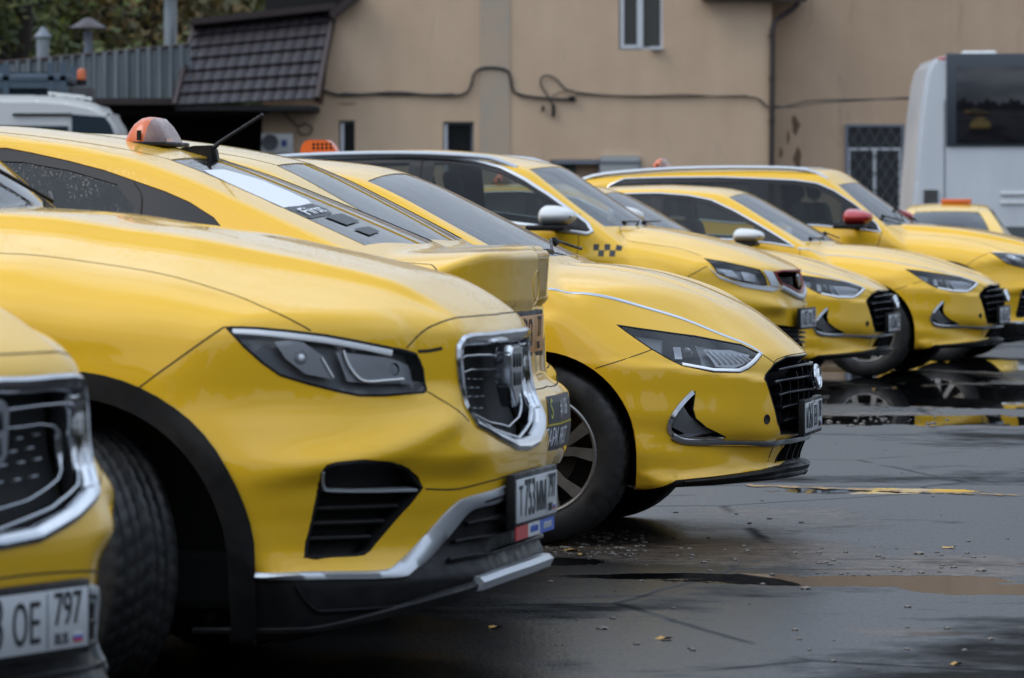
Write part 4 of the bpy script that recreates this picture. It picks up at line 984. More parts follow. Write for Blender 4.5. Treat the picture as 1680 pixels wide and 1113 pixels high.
    for y0_, y1_ in ((-.60, -.08), (.02, .62)):
        wiper(root, [(xb_-.10, y0_, zc(xb_-.10, abs(y0_))+.03), (xb_-.04, (y0_+y1_)/2, zc(xb_-.04, abs(y0_+y1_)/2)+.03), (xb_-.09, y1_, zc(xb_-.09, abs(y1_))+.035)])
    return root
def tailcar(name, B, k=1.0, detail=True, fine=.011):
    root = empty(name); V_ = V0(B); U_ = UM(B); wb = -2.75
    K = lambda L: [(u*k if u > 0 else u, v) for u, v in L]
    gl = K([(0.003, 0.990), (0.230, 0.880), (0.422, 0.786), (0.634, 0.677), (0.672, 1.002), (.69, 1.2), (.695, 1.4137), (.03, 1.4137), (.02, 1.16)])
    dlo = [(-1.9, .79), (-1.5, .875), (-1.0, .895), (-0.720, 0.889), (-0.606, 0.886), (-0.460, 0.885), (-0.378, 0.869), (-0.262, 0.842), (-0.145, 0.809), (-0.051, 0.774)] + K([(0.051, 0.736), (0.129, 0.700), (0.209, 0.648), (0.234, 0.619), (0.226, 0.596), (0.035, 0.610)]) + [(-0.037, 0.620), (-0.197, 0.630), (-.6, .63), (-1.2, .615), (-2.2, .59), (-2.15, .64)]
    pr = [(-0.404, 0.842), (-0.257, 0.813), (-0.101, 0.764), (-0.061, 0.710), (-0.039, 0.685), (-0.038, 0.648), (-.95, .652), (-.95, .85), (-.7, .855)]
    pf = [(-1.05, .85), (-1.45, .83), (-1.85, .75), (-2.02, .64), (-1.05, .652)]
    tl = fpath(B, [(.25, .946), (.50, .944), (.64, .944)]) + [UVp(B, P_side(B, x*k, z)) for x, z in ((.88, .955), (.70, .965), (.72, .93), (.86, .900))] + fpath(B, [(.66, .892), (.50, .900), (.38, .925)])
    regs = [dict(poly=arch_poly(B, .37, .34, V_), step=.03), dict(poly=arch_poly(B, .37, .34, V_, xc=wb), step=.05)]
    st = [(0.105, 0.985), (0.126, 1.171), (0.225, 1.29), (0.30, 1.27), (0.372, 1.221), (0.392, 1.159), (0.390, 0.971), (0.371, 0.783+.02), (0.350, 0.812), (0.230, 0.872+.02), (.13, .955)]
    bd = [(0.374, 0.806), (0.391, 0.971), (0.394, 1.155), (0.43, 1.18), (0.462, 1.11), (0.468, 0.98), (0.458, 0.815), (.445, .79), (0.405, 0.787)]
    if detail: regs += [dict(poly=st), dict(poly=bd)]
    regs += [dict(poly=gl), dict(poly=pr, step=.03), dict(poly=pf, step=.05), dict(poly=dlo, step=.03), dict(poly=tl),
             dict(poly=fpath(B, [(0, .44), (.4, .44), (.7, .43)])+[(.50*k, -.20), (.50*k, V_), (U_, V_)])]
    o = 4 if detail else 2
    sk = Skin(B, fine, .04, -.9 if not detail else -.1, regs)
    sk.obj(-1, 'body', YEL if detail else CREAM, root, 0, .014)
    gi = [o]
    if detail:
        V1, F1, N1 = sk.part([o], .003, .006, (-1,)); V2, F2, N2 = sk.part([2, 3, o], .003, .006, (1,))
        mesh_obj('rear_window', np.concatenate([V1, V2]), np.concatenate([F1, F2+len(V1)]), WSG, root, normals=np.concatenate([N1, N2]))
        w_ = sk.obj(2, 'window_sticker_reflection', STICKW, root, .002, 0, (-1,)); b_ = sk.obj(3, 'window_sticker_reflection', STICK_REFL_B, root, .0015, 0, (-1,))
        V, F = text_mesh('First', 1.0, .62, flat=True); q4 = [np.array(p) for p in ((0.446, 0.83), (0.455, 1.06), (0.412, 1.08), (0.403, 0.85))]
        xs = [v[0] for v in V]; ys = [v[1] for v in V]; x0, x1, y0, y1 = min(xs), max(xs), min(ys), max(ys)
        fn = lambda u, v: (lambda a, b: tuple(q4[0]*(1-a)*(1-b)+q4[1]*a*(1-b)+q4[2]*a*b+q4[3]*(1-a)*b))((u-x0)/(x1-x0), (v-y0)/(y1-y0))
        decal(B, V, F, fn, 'sticker_lettering', STICKW, b_, .0035)
        for q in ([(.47, .93), (.475, 1.22), (.53, 1.22), (.535, .93)], [(.56, .90), (.565, 1.15), (.60, 1.15), (.605, .90)]):  # dark reflections on the glass, painted as flat patches
            patch(B, q, 'window_sticker_reflection', STICK_REFL_B, root, .0005, (-1,))
    else: sk.obj(o, 'rear_window', WSG, root, .003, .006)
    for sg in (-1, 1):
        sk.obj(o+1, 'side_window', DARKG, root, .006, .008, (sg,)); sk.obj(o+2, 'side_window', DARKG, root, .006, .008, (sg,)); sk.obj(o+3, 'window_surround', GLOSSB, root, .003, .006, (sg,))
        sk.obj(o+4, 'tail_light', TAIL, root, .004, .012, (sg,))
    sweep(B, [(0.003, 0.990)]+K([(0.230, 0.880), (0.422, 0.786), (0.634, 0.677)]), line(.010), 'window_seal', BLK, root)
    sk.obj(o+5, 'rear_skirt', BLK, root, .004, .01)
    sweep(B, [(-.05, .665), (.0, .70), (-.035, .785)] if False else [(-.050, .768), (-.02, .72), (-.012, .625)], line(.006), 'panel_gap', GAP, root)
    sweep(B, [(-1.0, .90), (-1.0, .60), (-1.0, .1), (-1.0, -.25)], line(.006), 'panel_gap', GAP, root)
    sweep(B, K([(0.74, 0.60), (0.80, .565), (0.87, .545), (0.899, 0.536), (0.909, 0.523), (0.918, 0.502), (0.922, 0.481), (0.926, 0.457)]), line(.006), 'panel_gap', GAP, root)
    sweep(B, [(-1.6, .935), (-.9, .95), (-.45, .93), (-.208, .89), (.0, .985)] if False else [(-1.6, 1.0), (-.9, 1.02), (-.45, 1.01), (-.2, .995), (.0, .99)], line(.006), 'roof_seam', GAP, root)
    sweep(B, fpath(B, [(0, .694), (.3, .694), (.5, .692), (.66, .690), (.75, .688)]), line(.008), 'panel_gap', GAP, root)
    x_ = front_arr(B, np.array([0.]), np.array([.86]))[0][0]
    if detail:
        pl = plate(root, (x_+.001, -.11, .855), 'АМ343', '77', True, yaw=0)
        mb = MB(); P = front_arr(B, np.array([0.]), np.array([1.0]))[0]
        tt_ = np.linspace(0, 2*math.pi, 32, endpoint=False); pq_ = front_arr(B, .05*np.cos(tt_), 1.0+.045*np.sin(tt_)); mb.tube([tuple(p) for p in pq_], .0016, 8, closed=True); mb.build('emblem_ring', YEL, root)
        V, F = gridquad(-.62, .32, .505, .578, 30, 4); a_ = fdecal(B, V, F, 'bumper_sticker', STICK_REFL_B, root)
        V, F = gridquad(-.16, .30, .586, .668, 20, 4); b_ = fdecal(B, V, F, 'bumper_sticker', STICK_REFL_B, root)
        V, F = front_text('ТАКСОПАРК FIRST', .075, -.14, .541, .90); fdecal(B, V, F, 'sticker_lettering', STICKW, a_, .0045)
        V, F = front_text('#1106', .070, .09, .628, .95); fdecal(B, V, F, 'sticker_lettering', STICKW, b_, .0045)
        V, F = gridquad(-.16, .30, .5805, .5835, 20, 1); fdecal(B, V, F, 'sticker_line', GREENL, b_, .004)
        V, F = front_text('S', .085, -.115, .627, .9); fdecal(B, V, F, 'sticker_mark', GREENL, b_, .0045)
        # antenna, taxi lamp
        zt = float(P_top(B, -.01, 0)[2])
        mb = MB(); mb.prism([(-.15, -.02), (-.11, .016), (-.03, .036), (.05, .038), (.06, -.02)], .055, Matrix.Translation((0.0, 0, zt-.012)), bev=.012); an = mb.build('antenna', BLK, root)
        mb = MB(); pts = [(.040, 0, zt+.015), (.062, 0, zt+.035), (.195, 0, zt+.118)]; mb.tube(pts, [.009, .006, .0045], 8)
        for t in np.linspace(0, 1, 12): mb.tube([(.062+.133*t-.003, 0, zt+.035+.083*t-.0018), (.062+.133*t+.003, 0, zt+.035+.083*t+.0018)], .0062, 8)
        mb.build('antenna_rod', BLK, an)
        taxi_lamp(root, (-.145, 0, float(P_top(B, -.145, 0)[2])-.004), .93)
    liner(root, 0, .34, .42); liner(root, wb, .34, .42); belly(root, B, -3.2, .36, .30)
    for x_ in (0, wb):
        for sg in (-1, 1): wheel(root, (x_, sg*.79, .33), .33, .205, .215, 0, 'ten', sg)
    seats(root, -1.0, -1.75, .50)                       # backs lean the same way as the glass
    mb = MB(); mb.box((.25, 0, .99), (.85, 1.3, .03), bev=.01); mb.build('parcel_shelf', BLK, root)
    return root
def railcar(name, B, fine=.022):
    root = empty(name); V_ = V0(B); U_ = UM(B); wb = -2.60
    dlo = [(-2.95, .75), (-2.75, .86), (-2.2, .925), (-1.618, 0.935), (-1.475, 0.934), (-1.284, 0.930), (-1.113, 0.912), (-0.938, 0.872), (-0.760, 0.800), (-0.585, 0.712), (-0.408, 0.605), (-0.319, 0.545), (-0.278, 0.488), (-0.310, 0.472), (-0.476, 0.493), (-0.677, 0.526), (-1.064, 0.573), (-1.572, 0.644), (-2.7, .68)]
    pf = [(-1.39, 0.893), (-1.274, 0.890), (-1.105, 0.874), (-0.932, 0.836), (-0.756, 0.765), (-0.580, 0.678), (-0.50, 0.63), (-0.50, 0.515), (-0.678, 0.543), (-1.39, .632)]
    pr = [(-1.56, .895), (-2.2, .885), (-2.45, .84), (-2.5, .70), (-1.56, .668)]
    hl = [(0.482, 0.335), (0.665, 0.293), (0.879, 0.248), (0.912, 0.200), (0.929, 0.151), (0.868, 0.144), (0.645, 0.183), (0.543, 0.223)]
    gr = [(1.35, .262), (1.15, .255), (1.004, 0.237), (1.028, 0.189), (1.075, 0.151), (1.350, 0.105)]
    vt = [(0.94, -0.096), (1.078, -0.105), (1.25, -.12), (U_, -.13), (U_, -.26), (1.10, -.25), (.98, -.19)]
    regs = [dict(poly=arch_poly(B, .40, .36, V_), step=.03), dict(poly=arch_poly(B, .40, .36, V_, xc=wb), step=.05), dict(poly=hl), dict(poly=[(U_, .262)]+gr+[(U_, .10)]), dict(poly=vt),
            dict(poly=ws_poly(B, .72, .57, 1.535), step=.03), dict(poly=pf, step=.03), dict(poly=pr, step=.04), dict(poly=dlo, step=.03),
            dict(poly=fpath(B, [(0, .30), (.4, .30), (.75, .27)])+[(.40, -.36), (.40, V_), (U_, V_)])]
    sk = Skin(B, fine, .045, -1.0, regs)
    sk.obj(-1, 'body', YEL, root, 0, .014); sk.obj(5, 'windscreen', WSG, root, .003, .006)
    for sg in (-1, 1):
        sk.obj(6, 'side_window', SIDEG, root, .006, .008, (sg,)); sk.obj(7, 'side_window', SIDEG, root, .006, .008, (sg,)); sk.obj(8, 'window_surround', GLOSSB, root, .003, .006, (sg,))
        hb = sk.obj(2, 'headlight', HOUSE, root, .05, 0, (sg,)); sk.obj(2, 'lens', LENS, hb, .0015, 0, (sg,))
        sweep(B, hl, [(0, -.05), (.002, .001), (-.006, .001), (-.008, -.05)], 'gasket', BLK, hb, (sg,), True, .02, False)
        patch(B, [(.56, .26), (.66, .25), (.70, .20), (.62, .205)], 'reflector', REFL, hb, -.02, (sg,)); patch(B, [(.74, .25), (.86, .225), (.86, .17), (.76, .18)], 'reflector', REFL, hb, -.035, (sg,))
        patch(B, [(0.480, 0.262), (0.556, 0.190), (0.724, 0.137), (0.967, 0.109), (1.059, 0.130), (0.946, 0.143), (0.857, 0.147), (0.643, 0.176), (0.557, 0.205)], 'headlight_trim', SILVER, root, .006, (sg,))
        patch(B, [(0.90, .243), (.99, .236), (1.025, .18), (1.06, .14), (.96, .145), (.925, .205)], 'grille_wing', SILVER, root, .006, (sg,))
    g = sk.obj(3, 'grille', VOID, root, .07, 0)
    sweep(B, [(U_, .252), (1.35, .252), (1.15, .246), (1.022, 0.231), (1.045, 0.192), (1.085, 0.160), (1.350, 0.115), (U_, .108)], bar(.012, .008), 'grille_rim', mat('rim_red', (.30, .02, .03), .35), g, smoothp=False)
    sweep(B, [(1.07, 0.135), (1.2, .105), (1.35, 0.078), (U_, .068)], bar(.040, .02), 'grille_frame', SILVER, g, smoothp=False)
    P = front_arr(B, np.array([0.]), np.array([.76]))[0]
    mb = MB(); mb.prism([(-.04, .035), (-.035, .045), (.035, .045), (.04, .035), (.035, -.02), (0, -.05), (-.035, -.02)], .02, Matrix.Translation((P[0]-.012, 0, .775)) @ Matrix.Rotation(math.radians(90), 4, 'Z'), bev=.006); mb.build('emblem', CHROME, g)
    v = sk.obj(4, 'air_intake', VOID, root, .05, 0)
    for q in (-.14, -.17, -.20, -.23): sweep(B, [(1.05, q+.01), (1.25, q), (U_, q)], bar(.01, .01, -.02), 'intake_slat', BLK, v, d=.01, smoothp=False)
    sk.obj(9, 'lower_bumper', BLK, root, .002, .01)
    for pts in ([(-0.164, 0.70), (-0.123, 0.568), (-0.068, 0.494), (0.056, 0.471), (0.300, 0.450), (0.471, 0.362)], [(0.346, 0.194), (0.482, 0.266)], [(-0.377, 0.62), (-.377, .518), (-0.363, 0.364), (-.42, .1), (-.43, -.3)], [(-1.475, .95), (-1.475, .6), (-1.48, .1), (-1.48, -.3)]): sweep(B, pts, line(.008), 'panel_gap', GAP, root)
    sweep(B, dlo, bar(.026, .009), 'window_trim', SILVER, root, closed=True, smoothp=False, step=.03)
    u0, u1, v0, v1 = -.262, -.078, .328, .408
    for sg in (-1, 1):
        mb = MB()
        for i in range(5):
            j = i % 2; a, b = u0+(u1-u0)*i/5, u0+(u1-u0)*(i+1)/5; c, d_ = (v0+v1)/2-(v1-v0)/2*j, (v0+v1)/2+(v1-v0)/2*(1-j)
            V, F = gridquad(a, b, c, d_, 3, 3); uv = np.array(V); Pq = B.surf(uv[:, 0], uv[:, 1]); Pq = Pq+B.normal(Pq)*.002
            mb.add(Pq*np.array([1, sg, 1]), F)
        mb.build('checker_marks', STICK_REFL_B, root, smooth=False)
    for sg in (-1, 1):                                   # roof rails
        pts = [(x, sg*.60, float(P_top(B, x, .60)[2])+h) for x, h in ((-3.0, .0), (-2.8, .022), (-2.3, .03), (-1.6, .03), (-1.1, .028), (-.95, .015), (-.84, -.01))]
        pts = [tuple(p) for p in smoothpoly(pts, False, 3)]; mb = MB(); mb.tube(pts, .018, 10); mb.build('roof_rail', SILVER, root)
    taxi_lamp(root, (-2.35, 0, float(P_top(B, -2.35, 0)[2])), 1.0, 'wedge')
    mirror_part(root, (-.54, 1.0, 1.20), WHITE, (.20, .26, .17))
    handle(root, -1.25, .895, .93); handle(root, -2.2, .89, .95)
    liner(root, 0, .36, .45); liner(root, wb, .36, .45); belly(root, B, -3.3, .36)
    for x_ in (0, wb):
        for sg in (-1, 1): wheel(root, (x_, sg*.78, .35), .35, .22, .225, 0, 'twin', sg)
    seats(root, -1.15, -2.05, .64); headliner(B, root); dash(root, B, -.3, 1.06)
    for y0_, y1_ in ((-.55, -.05), (.05, .6)): wiper(root, [(-.14, y0_, 1.165), (-.10, (y0_+y1_)/2, 1.165), (-.14, y1_, 1.17)])
    return root
def copy_tree(o, parent=None):
    c = o.copy(); COL.objects.link(c); c.parent = parent
    for ch in list(o.children): copy_tree(ch, c)
    return c
def put(root, key, dz=0):
    m, ox, oy, a = CARS[key]; root.location = (ox, oy, dz); root.rotation_euler = (0, 0, -a)
# ---------------------------------------------------------------- ground
def ground():
    m = mat('wet_asphalt', (.04, .04, .042), .5); t = NT(m); v = t.co()
    n1 = t.noise(v, .55, 5, .6); n2 = t.noise(t.mapping(v, loc=(9, 4, 0)), .22, 4, .55); fine = t.noise(t.mapping(v, scale=(1, .35, 1)), 55, 3, .75); mid = t.noise(v, 5, 6, .7)
    x, y, z = t.sep(v)
    s = t.math('ADD', t.math('MULTIPLY', n1, .55), t.math('MULTIPLY', n2, .55))
    s = t.math('ADD', s, t.math('MULTIPLY', mid, .12))
    wet = t.ramp(s, [(.52, 0), (.60, 1)])                        # damp film
    px = lambda X_, Y_: ((X_-840)*(FPX*CAMH/(Y_-350))/FPX, FPX*CAMH/(Y_-350))
    edge = t.math('MULTIPLY', t.math('SUBTRACT', t.noise(t.mapping(v, scale=(1, .55, 1)), 2.6, 8, .68), .5), 1.7)
    def field(L):                                                # distance field to a set of low spots in the asphalt
        d = None
        for X_, Y_, rx, ry in L:
            cx, cy = px(X_, Y_); q = t.n.new('ShaderNodeVectorMath'); q.operation = 'LENGTH'; t.l.new(t.mapping(v, scale=(1/rx, 1/ry, 0), loc=(-cx/rx, -cy/ry, 0)), q.inputs[0])
            d = q.outputs['Value'] if d is None else t.math('MINIMUM', d, q.outputs['Value'])
        return t.math('ADD', d, edge)
    pf = field([(1410, 953, .66, .27), (1640, 968, .35, .3), (1600, 650, 1.6, 2.4), (1420, 620, 1.2, 1.6), (1650, 600, 1.4, 1.6), (900, 922, .2, .25), (1120, 945, .45, .16), (1500, 690, 1.4, .8), (1420, 806, .5, .25)])
    pud = t.ramp(pf, [(.86, 1), (.93, 0)]); halo = t.ramp(t.math('MULTIPLY', pf, .5), [(.40, 1), (.72, 0)])
    sf = field([(960, 892, .30, .9), (1220, 905, .6, .8), (1560, 930, .5, .7), (1440, 684, .7, .8), (1250, 852, .5, .9), (1450, 598, 1.3, 1.2)]); soil = t.ramp(sf, [(.72, 1), (1.12, 0)])
    wet = t.math('MAXIMUM', wet, t.math('MULTIPLY', halo, .9))
    cr = t.voro(t.mapping(t.mix(.93, t.noise(v, 1.5, 4, out=1), v), scale=(1, 1, 1)), .42, 'DISTANCE_TO_EDGE')
    crack = t.ramp(cr, [(.0, .8), (.010, 0)])
    cmask = t.ramp(t.noise(v, .9, 2), [(.40, 0), (.50, 1)]); crack = t.math('MULTIPLY', crack, cmask)
    grit = t.voro(v, 55); stones = t.ramp(grit, [(.12, 1), (.2, 0)])
    gm = t.ramp(t.noise(t.mapping(v, loc=(2, 7, 0)), .8, 4), [(.56, 0), (.68, 1)]); stones = t.math('MULTIPLY', stones, gm)
    specks = t.ramp(t.voro(t.mapping(v, loc=(1, 5, 3)), 9), [(.035, 1), (.06, 0)])
    col = t.mix(t.ramp(t.math('ADD', t.math('MULTIPLY', fine, .6), t.math('MULTIPLY', mid, .4)), [(.36, 0), (.66, 1)]), (.003, .003, .0033), (.026, .0255, .025))
    col = t.mix(t.math('MULTIPLY', wet, .7), col, (.004, .004, .005))
    col = t.mix(t.math('MULTIPLY', stones, .8), col, (.16, .13, .10)); col = t.mix(crack, col, (.002, .002, .002)); col = t.mix(specks, col, (.012, .010, .009))
    rust = t.math('MULTIPLY', t.ramp(t.noise(t.mapping(v, scale=(.5, 1, 1), loc=(4, 2, 0)), 1.7, 3), [(.64, 0), (.74, 1)]), .35); col = t.mix(rust, col, (.16, .075, .02))
    sn = t.noise(v, 11, 6, .75); sc_ = t.mix(t.ramp(sn, [(.38, 0), (.62, 1)]), (.012, .009, .008), (.11, .08, .058)); pb = t.math('MULTIPLY', t.ramp(t.voro(v, 34), [(.14, 1), (.24, 0)]), t.ramp(sn, [(.46, 0), (.58, 1)]))
    sc_ = t.mix(pb, sc_, (.34, .28, .22)); col = t.mix(soil, col, sc_); col = t.mix(pud, col, (.006, .006, .0065))
    t.to(col, 'Base Color')
    r = t.math('ADD', t.math('MULTIPLY', t.math('SUBTRACT', 1, wet), .40), .30)
    r = t.math('ADD', r, t.math('MULTIPLY', t.ramp(fine, [(.3, 0), (.7, 1)]), .10)); r = t.math('ADD', r, t.math('MULTIPLY', crack, .4)); r = t.math('ADD', t.math('MULTIPLY', r, t.math('SUBTRACT', 1, pud)), t.math('MULTIPLY', pud, .015)); t.to(r, 'Roughness')
    h = t.math('ADD', t.math('MULTIPLY', fine, t.math('SUBTRACT', 1.0, t.math('MULTIPLY', wet, .7))), t.math('MULTIPLY', mid, .6))
    h = t.math('SUBTRACT', h, t.math('MULTIPLY', crack, .5)); h = t.math('ADD', h, t.math('MULTIPLY', stones, 1.2))
    h = t.math('ADD', h, t.math('MULTIPLY', soil, t.math('ADD', t.math('MULTIPLY', pb, 2.5), t.math('MULTIPLY', sn, 3))))
    h = t.math('MULTIPLY', h, t.math('SUBTRACT', 1, pud)); h = t.math('ADD', h, t.math('MULTIPLY', t.noise(t.mapping(v, scale=(1, .35, 1)), 2.2, 2), t.math('MULTIPLY', pud, .12)))
    t.to(t.bump(h, .9, .007), 'Normal'); t.p.inputs['IOR'].default_value = 1.36; t.to(t.math('MAXIMUM', t.math('ADD', t.math('MULTIPLY', wet, .34), .05), t.math('MULTIPLY', pud, .5)), 'Specular IOR Level')
    V, F = [], []
    xs = [-600, -60, -12, -6, -3, -1.5, 0, 1.5, 3, 4.5, 6, 9, 15, 60, 600]; ys = [-300, -20, 8, 12, 15, 18, 21, 24, 28, 34, 45, 60, 90, 200, 1200]
    V = [(x_, y_, 0) for y_ in ys for x_ in xs]; n = len(xs)
    F = [(j*n+i, j*n+i+1, (j+1)*n+i+1, (j+1)*n+i) for j in range(len(ys)-1) for i in range(n-1)]
    g = mesh_obj('ground', V, F, m); tag(g, kind='structure')
    rnd = random.Random(5)
    # worn line of old yellow paint
    pm = mat('worn_yellow_paint', (.22, .11, .012), .5); t = NT(pm); t.to(t.mix(t.ramp(t.noise(t.co(), 14, 5, .7), [(.42, 0), (.55, 1)]), (.03, .028, .026), (.40, .20, .015)), 'Base Color')
    a, b = px(1225, 797), px(1700, 815); V = []; n = 40
    for i in range(n+1):
        f = i/n; x_, y_ = a[0]+(b[0]-a[0])*f, a[1]+(b[1]-a[1])*f; w_ = (.07+.05*math.sin(i*1.3)+.04*math.sin(i*3.1))*(1-.55*f)
        V += [(x_, y_-w_, .0035), (x_, y_+w_*.8, .0035)]
    tag(mesh_obj('road_marking', V, [(2*i, 2*i+2, 2*i+3, 2*i+1) for i in range(n)], pm), kind='structure')
    # loose stones and leaves
    gm = mat('stone', (.16, .14, .12), .7); lm = mat('leaf', (.42, .24, .05), .6)
    mb = MB(); rnd = random.Random(2)
    for X0, X1, Y0, Y1, n_ in ((870, 1060, 872, 915, 110), (1060, 1680, 900, 945, 60), (1340, 1560, 672, 700, 60), (900, 1680, 950, 1110, 30), (1080, 1680, 700, 900, 25)):
        for _ in range(n_):
            x_, y_ = px(rnd.uniform(X0, X1), rnd.uniform(Y0, Y1)); s = rnd.uniform(.003, .011)*(1 if rnd.random() < .9 else 2); bm = bmesh.new(); bmesh.ops.create_icosphere(bm, subdivisions=1, radius=s)
            V = [(x_+v_.co.x*rnd.uniform(.8, 1.5), y_+v_.co.y*1.3, max(-.002, v_.co.z*.5)+.002) for v_ in bm.verts]; mb.add(V, [[q.index for q in f.verts] for f in bm.faces]); bm.free()
    mb.build('gravel', gm, kind='stuff', smooth=False)
    mb = MB()
    for X_, Y_ in ((1467, 637), (1446, 611), (1436, 640), (1570, 1092), (812, 1032), (1090, 1050), (1556, 900), (938, 905), (955, 912)):
        x_, y_ = px(X_, Y_); r = rnd.uniform(.018, .04); a0 = rnd.uniform(0, 6)
        V = [(x_+r*math.cos(a0+a)*(1 if k % 2 else .6), y_+r*math.sin(a0+a)*(1 if k % 2 else .6), .006+.004*math.sin(a*2)) for k, a in enumerate(np.linspace(0, 2*math.pi, 10, endpoint=False))]
        mb.add(V, [tuple(range(10))])
    mb.build('fallen_leaves', lm, kind='stuff', smooth=False)
# ---------------------------------------------------------------- buildings
YB = 90.0
bx = lambda X_, Y=YB: (X_-840)*Y/FPX
bz = lambda Y_, Y=YB: CAMH-(Y_-350)*Y/FPX
def plaster(name, c1, c2):
    m = mat(name, c1, .85); t = NT(m); v = t.co()
    n = t.noise(v, .7, 6, .62); n2 = t.noise(t.mapping(v, scale=(1.2, 1, .18)), 1.6, 5, .6)
    f = t.ramp(t.math('ADD', t.math('MULTIPLY', n, .6), t.math('MULTIPLY', n2, .4)), [(.35, 0), (.68, 1)])
    c = t.mix(f, c1, c2)
    st = t.ramp(t.noise(t.mapping(v, scale=(2.2, 1, .35), loc=(5, 0, 2)), 1.0, 5, .7), [(.60, 0), (.74, .5)]); c = t.mix(st, c, (.20, .145, .105)); t.to(c, 'Base Color')
    t.to(t.bump(t.noise(v, 28, 4), .35, .01), 'Normal'); return m
def window(root, x0, x1, z0, z1, y, frame, mull=(), depth=.10, glass=None, name='window', trans=None):
    mb = MB(); cx, cz, w, h, f = (x0+x1)/2, (z0+z1)/2, x1-x0, z1-z0, .05
    for c, d in (((x0+f/2, y, cz), (f, depth, h)), ((x1-f/2, y, cz), (f, depth, h)), ((cx, y, z1-f/2), (w-2*f, depth, f)), ((cx, y, z0+f/2), (w-2*f, depth, f))): mb.box(c, d)
    for q in mull: mb.box((x0+w*q, y-.003, cz), (f*1.1, depth, h-2*f))
    if trans: mb.box((cx, y-.006, z0+h*trans), (w-2*f, depth, f*1.1))
    wn_ = mb.build(name, frame, root, smooth=False)
    mb = MB(); mb.box((cx, y+.02, cz), (w-2*f, .02, h-2*f)); mb.build('pane', glass, wn_, smooth=False)
    return wn_
def building():
    WALL = plaster('plaster_wall', (.55, .385, .25), (.67, .485, .33)); PATCH = mat('grey_render', (.36, .29, .22), .85)
    _t = NT(PATCH); _t.to(_t.mix(_t.ramp(_t.noise(_t.co(), .9, 5), [(.4, 0), (.62, 1)]), (.50, .375, .265), (.41, .355, .285)), 'Base Color')
    BR = mat('brown_metal', (.045, .030, .028), .4, .3); DG = mat('dark_pane', (.02, .022, .024), .08, 0, .3); GF = mat('grey_frame', (.16, .18, .21), .5); WF = mat('white_frame', (.62, .63, .65), .4)
    R = empty('rendered_building', (0, 0, 0), label='two-storey beige rendered building with brown downpipe and cables along its wall', cat='building')
    xl, xc, top = bx(545), bx(1266), 9.0
    # main wall, with a gable slope at the left end; real thickness
    pl = [(bx(430), 0), (xc, 0), (xc, top), (bx(700), top), (bx(575), bz(-2)), (bx(545), bz(28)), (bx(526), bz(172)), (bx(430), bz(172))]
    holes = [(557, 607, 198, 300), (727, 777, 200, 300), (1015, 1088, -80, 82), (905, 985, 262, 420)]
    # built as strips round the openings
    def strips(x0, x1, z0, z1, hs, y, dep, mb):
        xs = sorted(set([x0, x1]+[h[0] for h in hs]+[h[1] for h in hs])); 
        for a, b in zip(xs[:-1], xs[1:]):
            zz = z0
            for h in sorted([h for h in hs if h[0] <= a+1e-6 and h[1] >= b-1e-6], key=lambda h: h[2]):
                if h[2] > zz: mb.box(((a+b)/2, y+dep/2, (zz+h[2])/2), (b-a, dep, h[2]-zz))
                zz = h[3]
            if zz < z1: mb.box(((a+b)/2, y+dep/2, (zz+z1)/2), (b-a, dep, z1-zz))
    hs = [(bx(a), bx(b), bz(d), bz(c)) for a, b, c, d in holes]
    mb = MB(); strips(bx(582), xc, 0, top, [h for h in hs if h[0] > bx(600)], YB, .4, mb)
    strips(bx(556), bx(582), 0, bz(170), [(bx(556), bx(582), bz(300), bz(198))], YB, .4, mb)
    mb.box(((bx(430)+bx(556))/2, YB+.2, bz(172)/2), (bx(556)-bx(430), .4, bz(172)))
    mb.prism([(bx(530), bz(172)), (bx(582), bz(172)), (bx(582), bz(-8)), (bx(546), bz(24))], .4, Matrix.Translation((0, YB+.2, 0)))
    mb.box(((xc+bx(430))/2, YB+5, 2.2), (xc-bx(430), 9.4, 4.3))
    mb.build('wall', WALL, R, smooth=False)
    mb = MB(); mb.box((bx(812), YB-.006, (bz(0)+bz(300))/2), (.55, .03, bz(-60)-bz(300))); mb.build('render_patch', PATCH, R, smooth=False)
    # right wing set back
    mb = MB(); dx = (bx(1390), bx(1487), bz(420), bz(203)); strips(xc, bx(2400), 0, top, [dx], YB+.6, .4, mb)
    mb.box(((xc+bx(2400))/2, YB+6, 4.4), (bx(2400)-xc, 10, 8.8)) if False else None
    mb.box((xc-.2, YB+.5, top/2), (.4, .2, top)); mb.build('wing_wall', plaster('plaster_wing', (.47, .32, .21), (.56, .395, .265)), R, smooth=False)
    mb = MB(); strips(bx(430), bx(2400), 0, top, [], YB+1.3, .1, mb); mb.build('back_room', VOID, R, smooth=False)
    wo = window(R, bx(1390), bx(1487), bz(420), bz(203), YB+.62, GF, (), .2, DG, 'door_window'); 
    window(wo, bx(1394), bx(1483), bz(420), bz(242), YB+.60, WF, (.5,), .08, DG, 'window_sash')
    mb = MB(); x0, x1, z0, z1 = bx(1394), bx(1483), bz(420), bz(208)
    for i in range(-9, 10):
        for sg in (1, -1):
            xa = (x0+x1)/2+i*.20; pts = []
            for zz in (z0, z1):
                pass
            seg = [((x0+x1)/2+i*.20+sg*(zq-(z0+z1)/2)*.62, zq) for zq in np.linspace(z0, z1, 40)]; seg = [q for q in seg if x0 < q[0] < x1]
            if len(seg) > 1: mb.tube([(seg[0][0], YB+.50, seg[0][1]), (seg[-1][0], YB+.50, seg[-1][1])], .008, 4)
    mb.build('window_grille', mat('grille_iron', (.10, .11, .12), .5), wo, smooth=False)
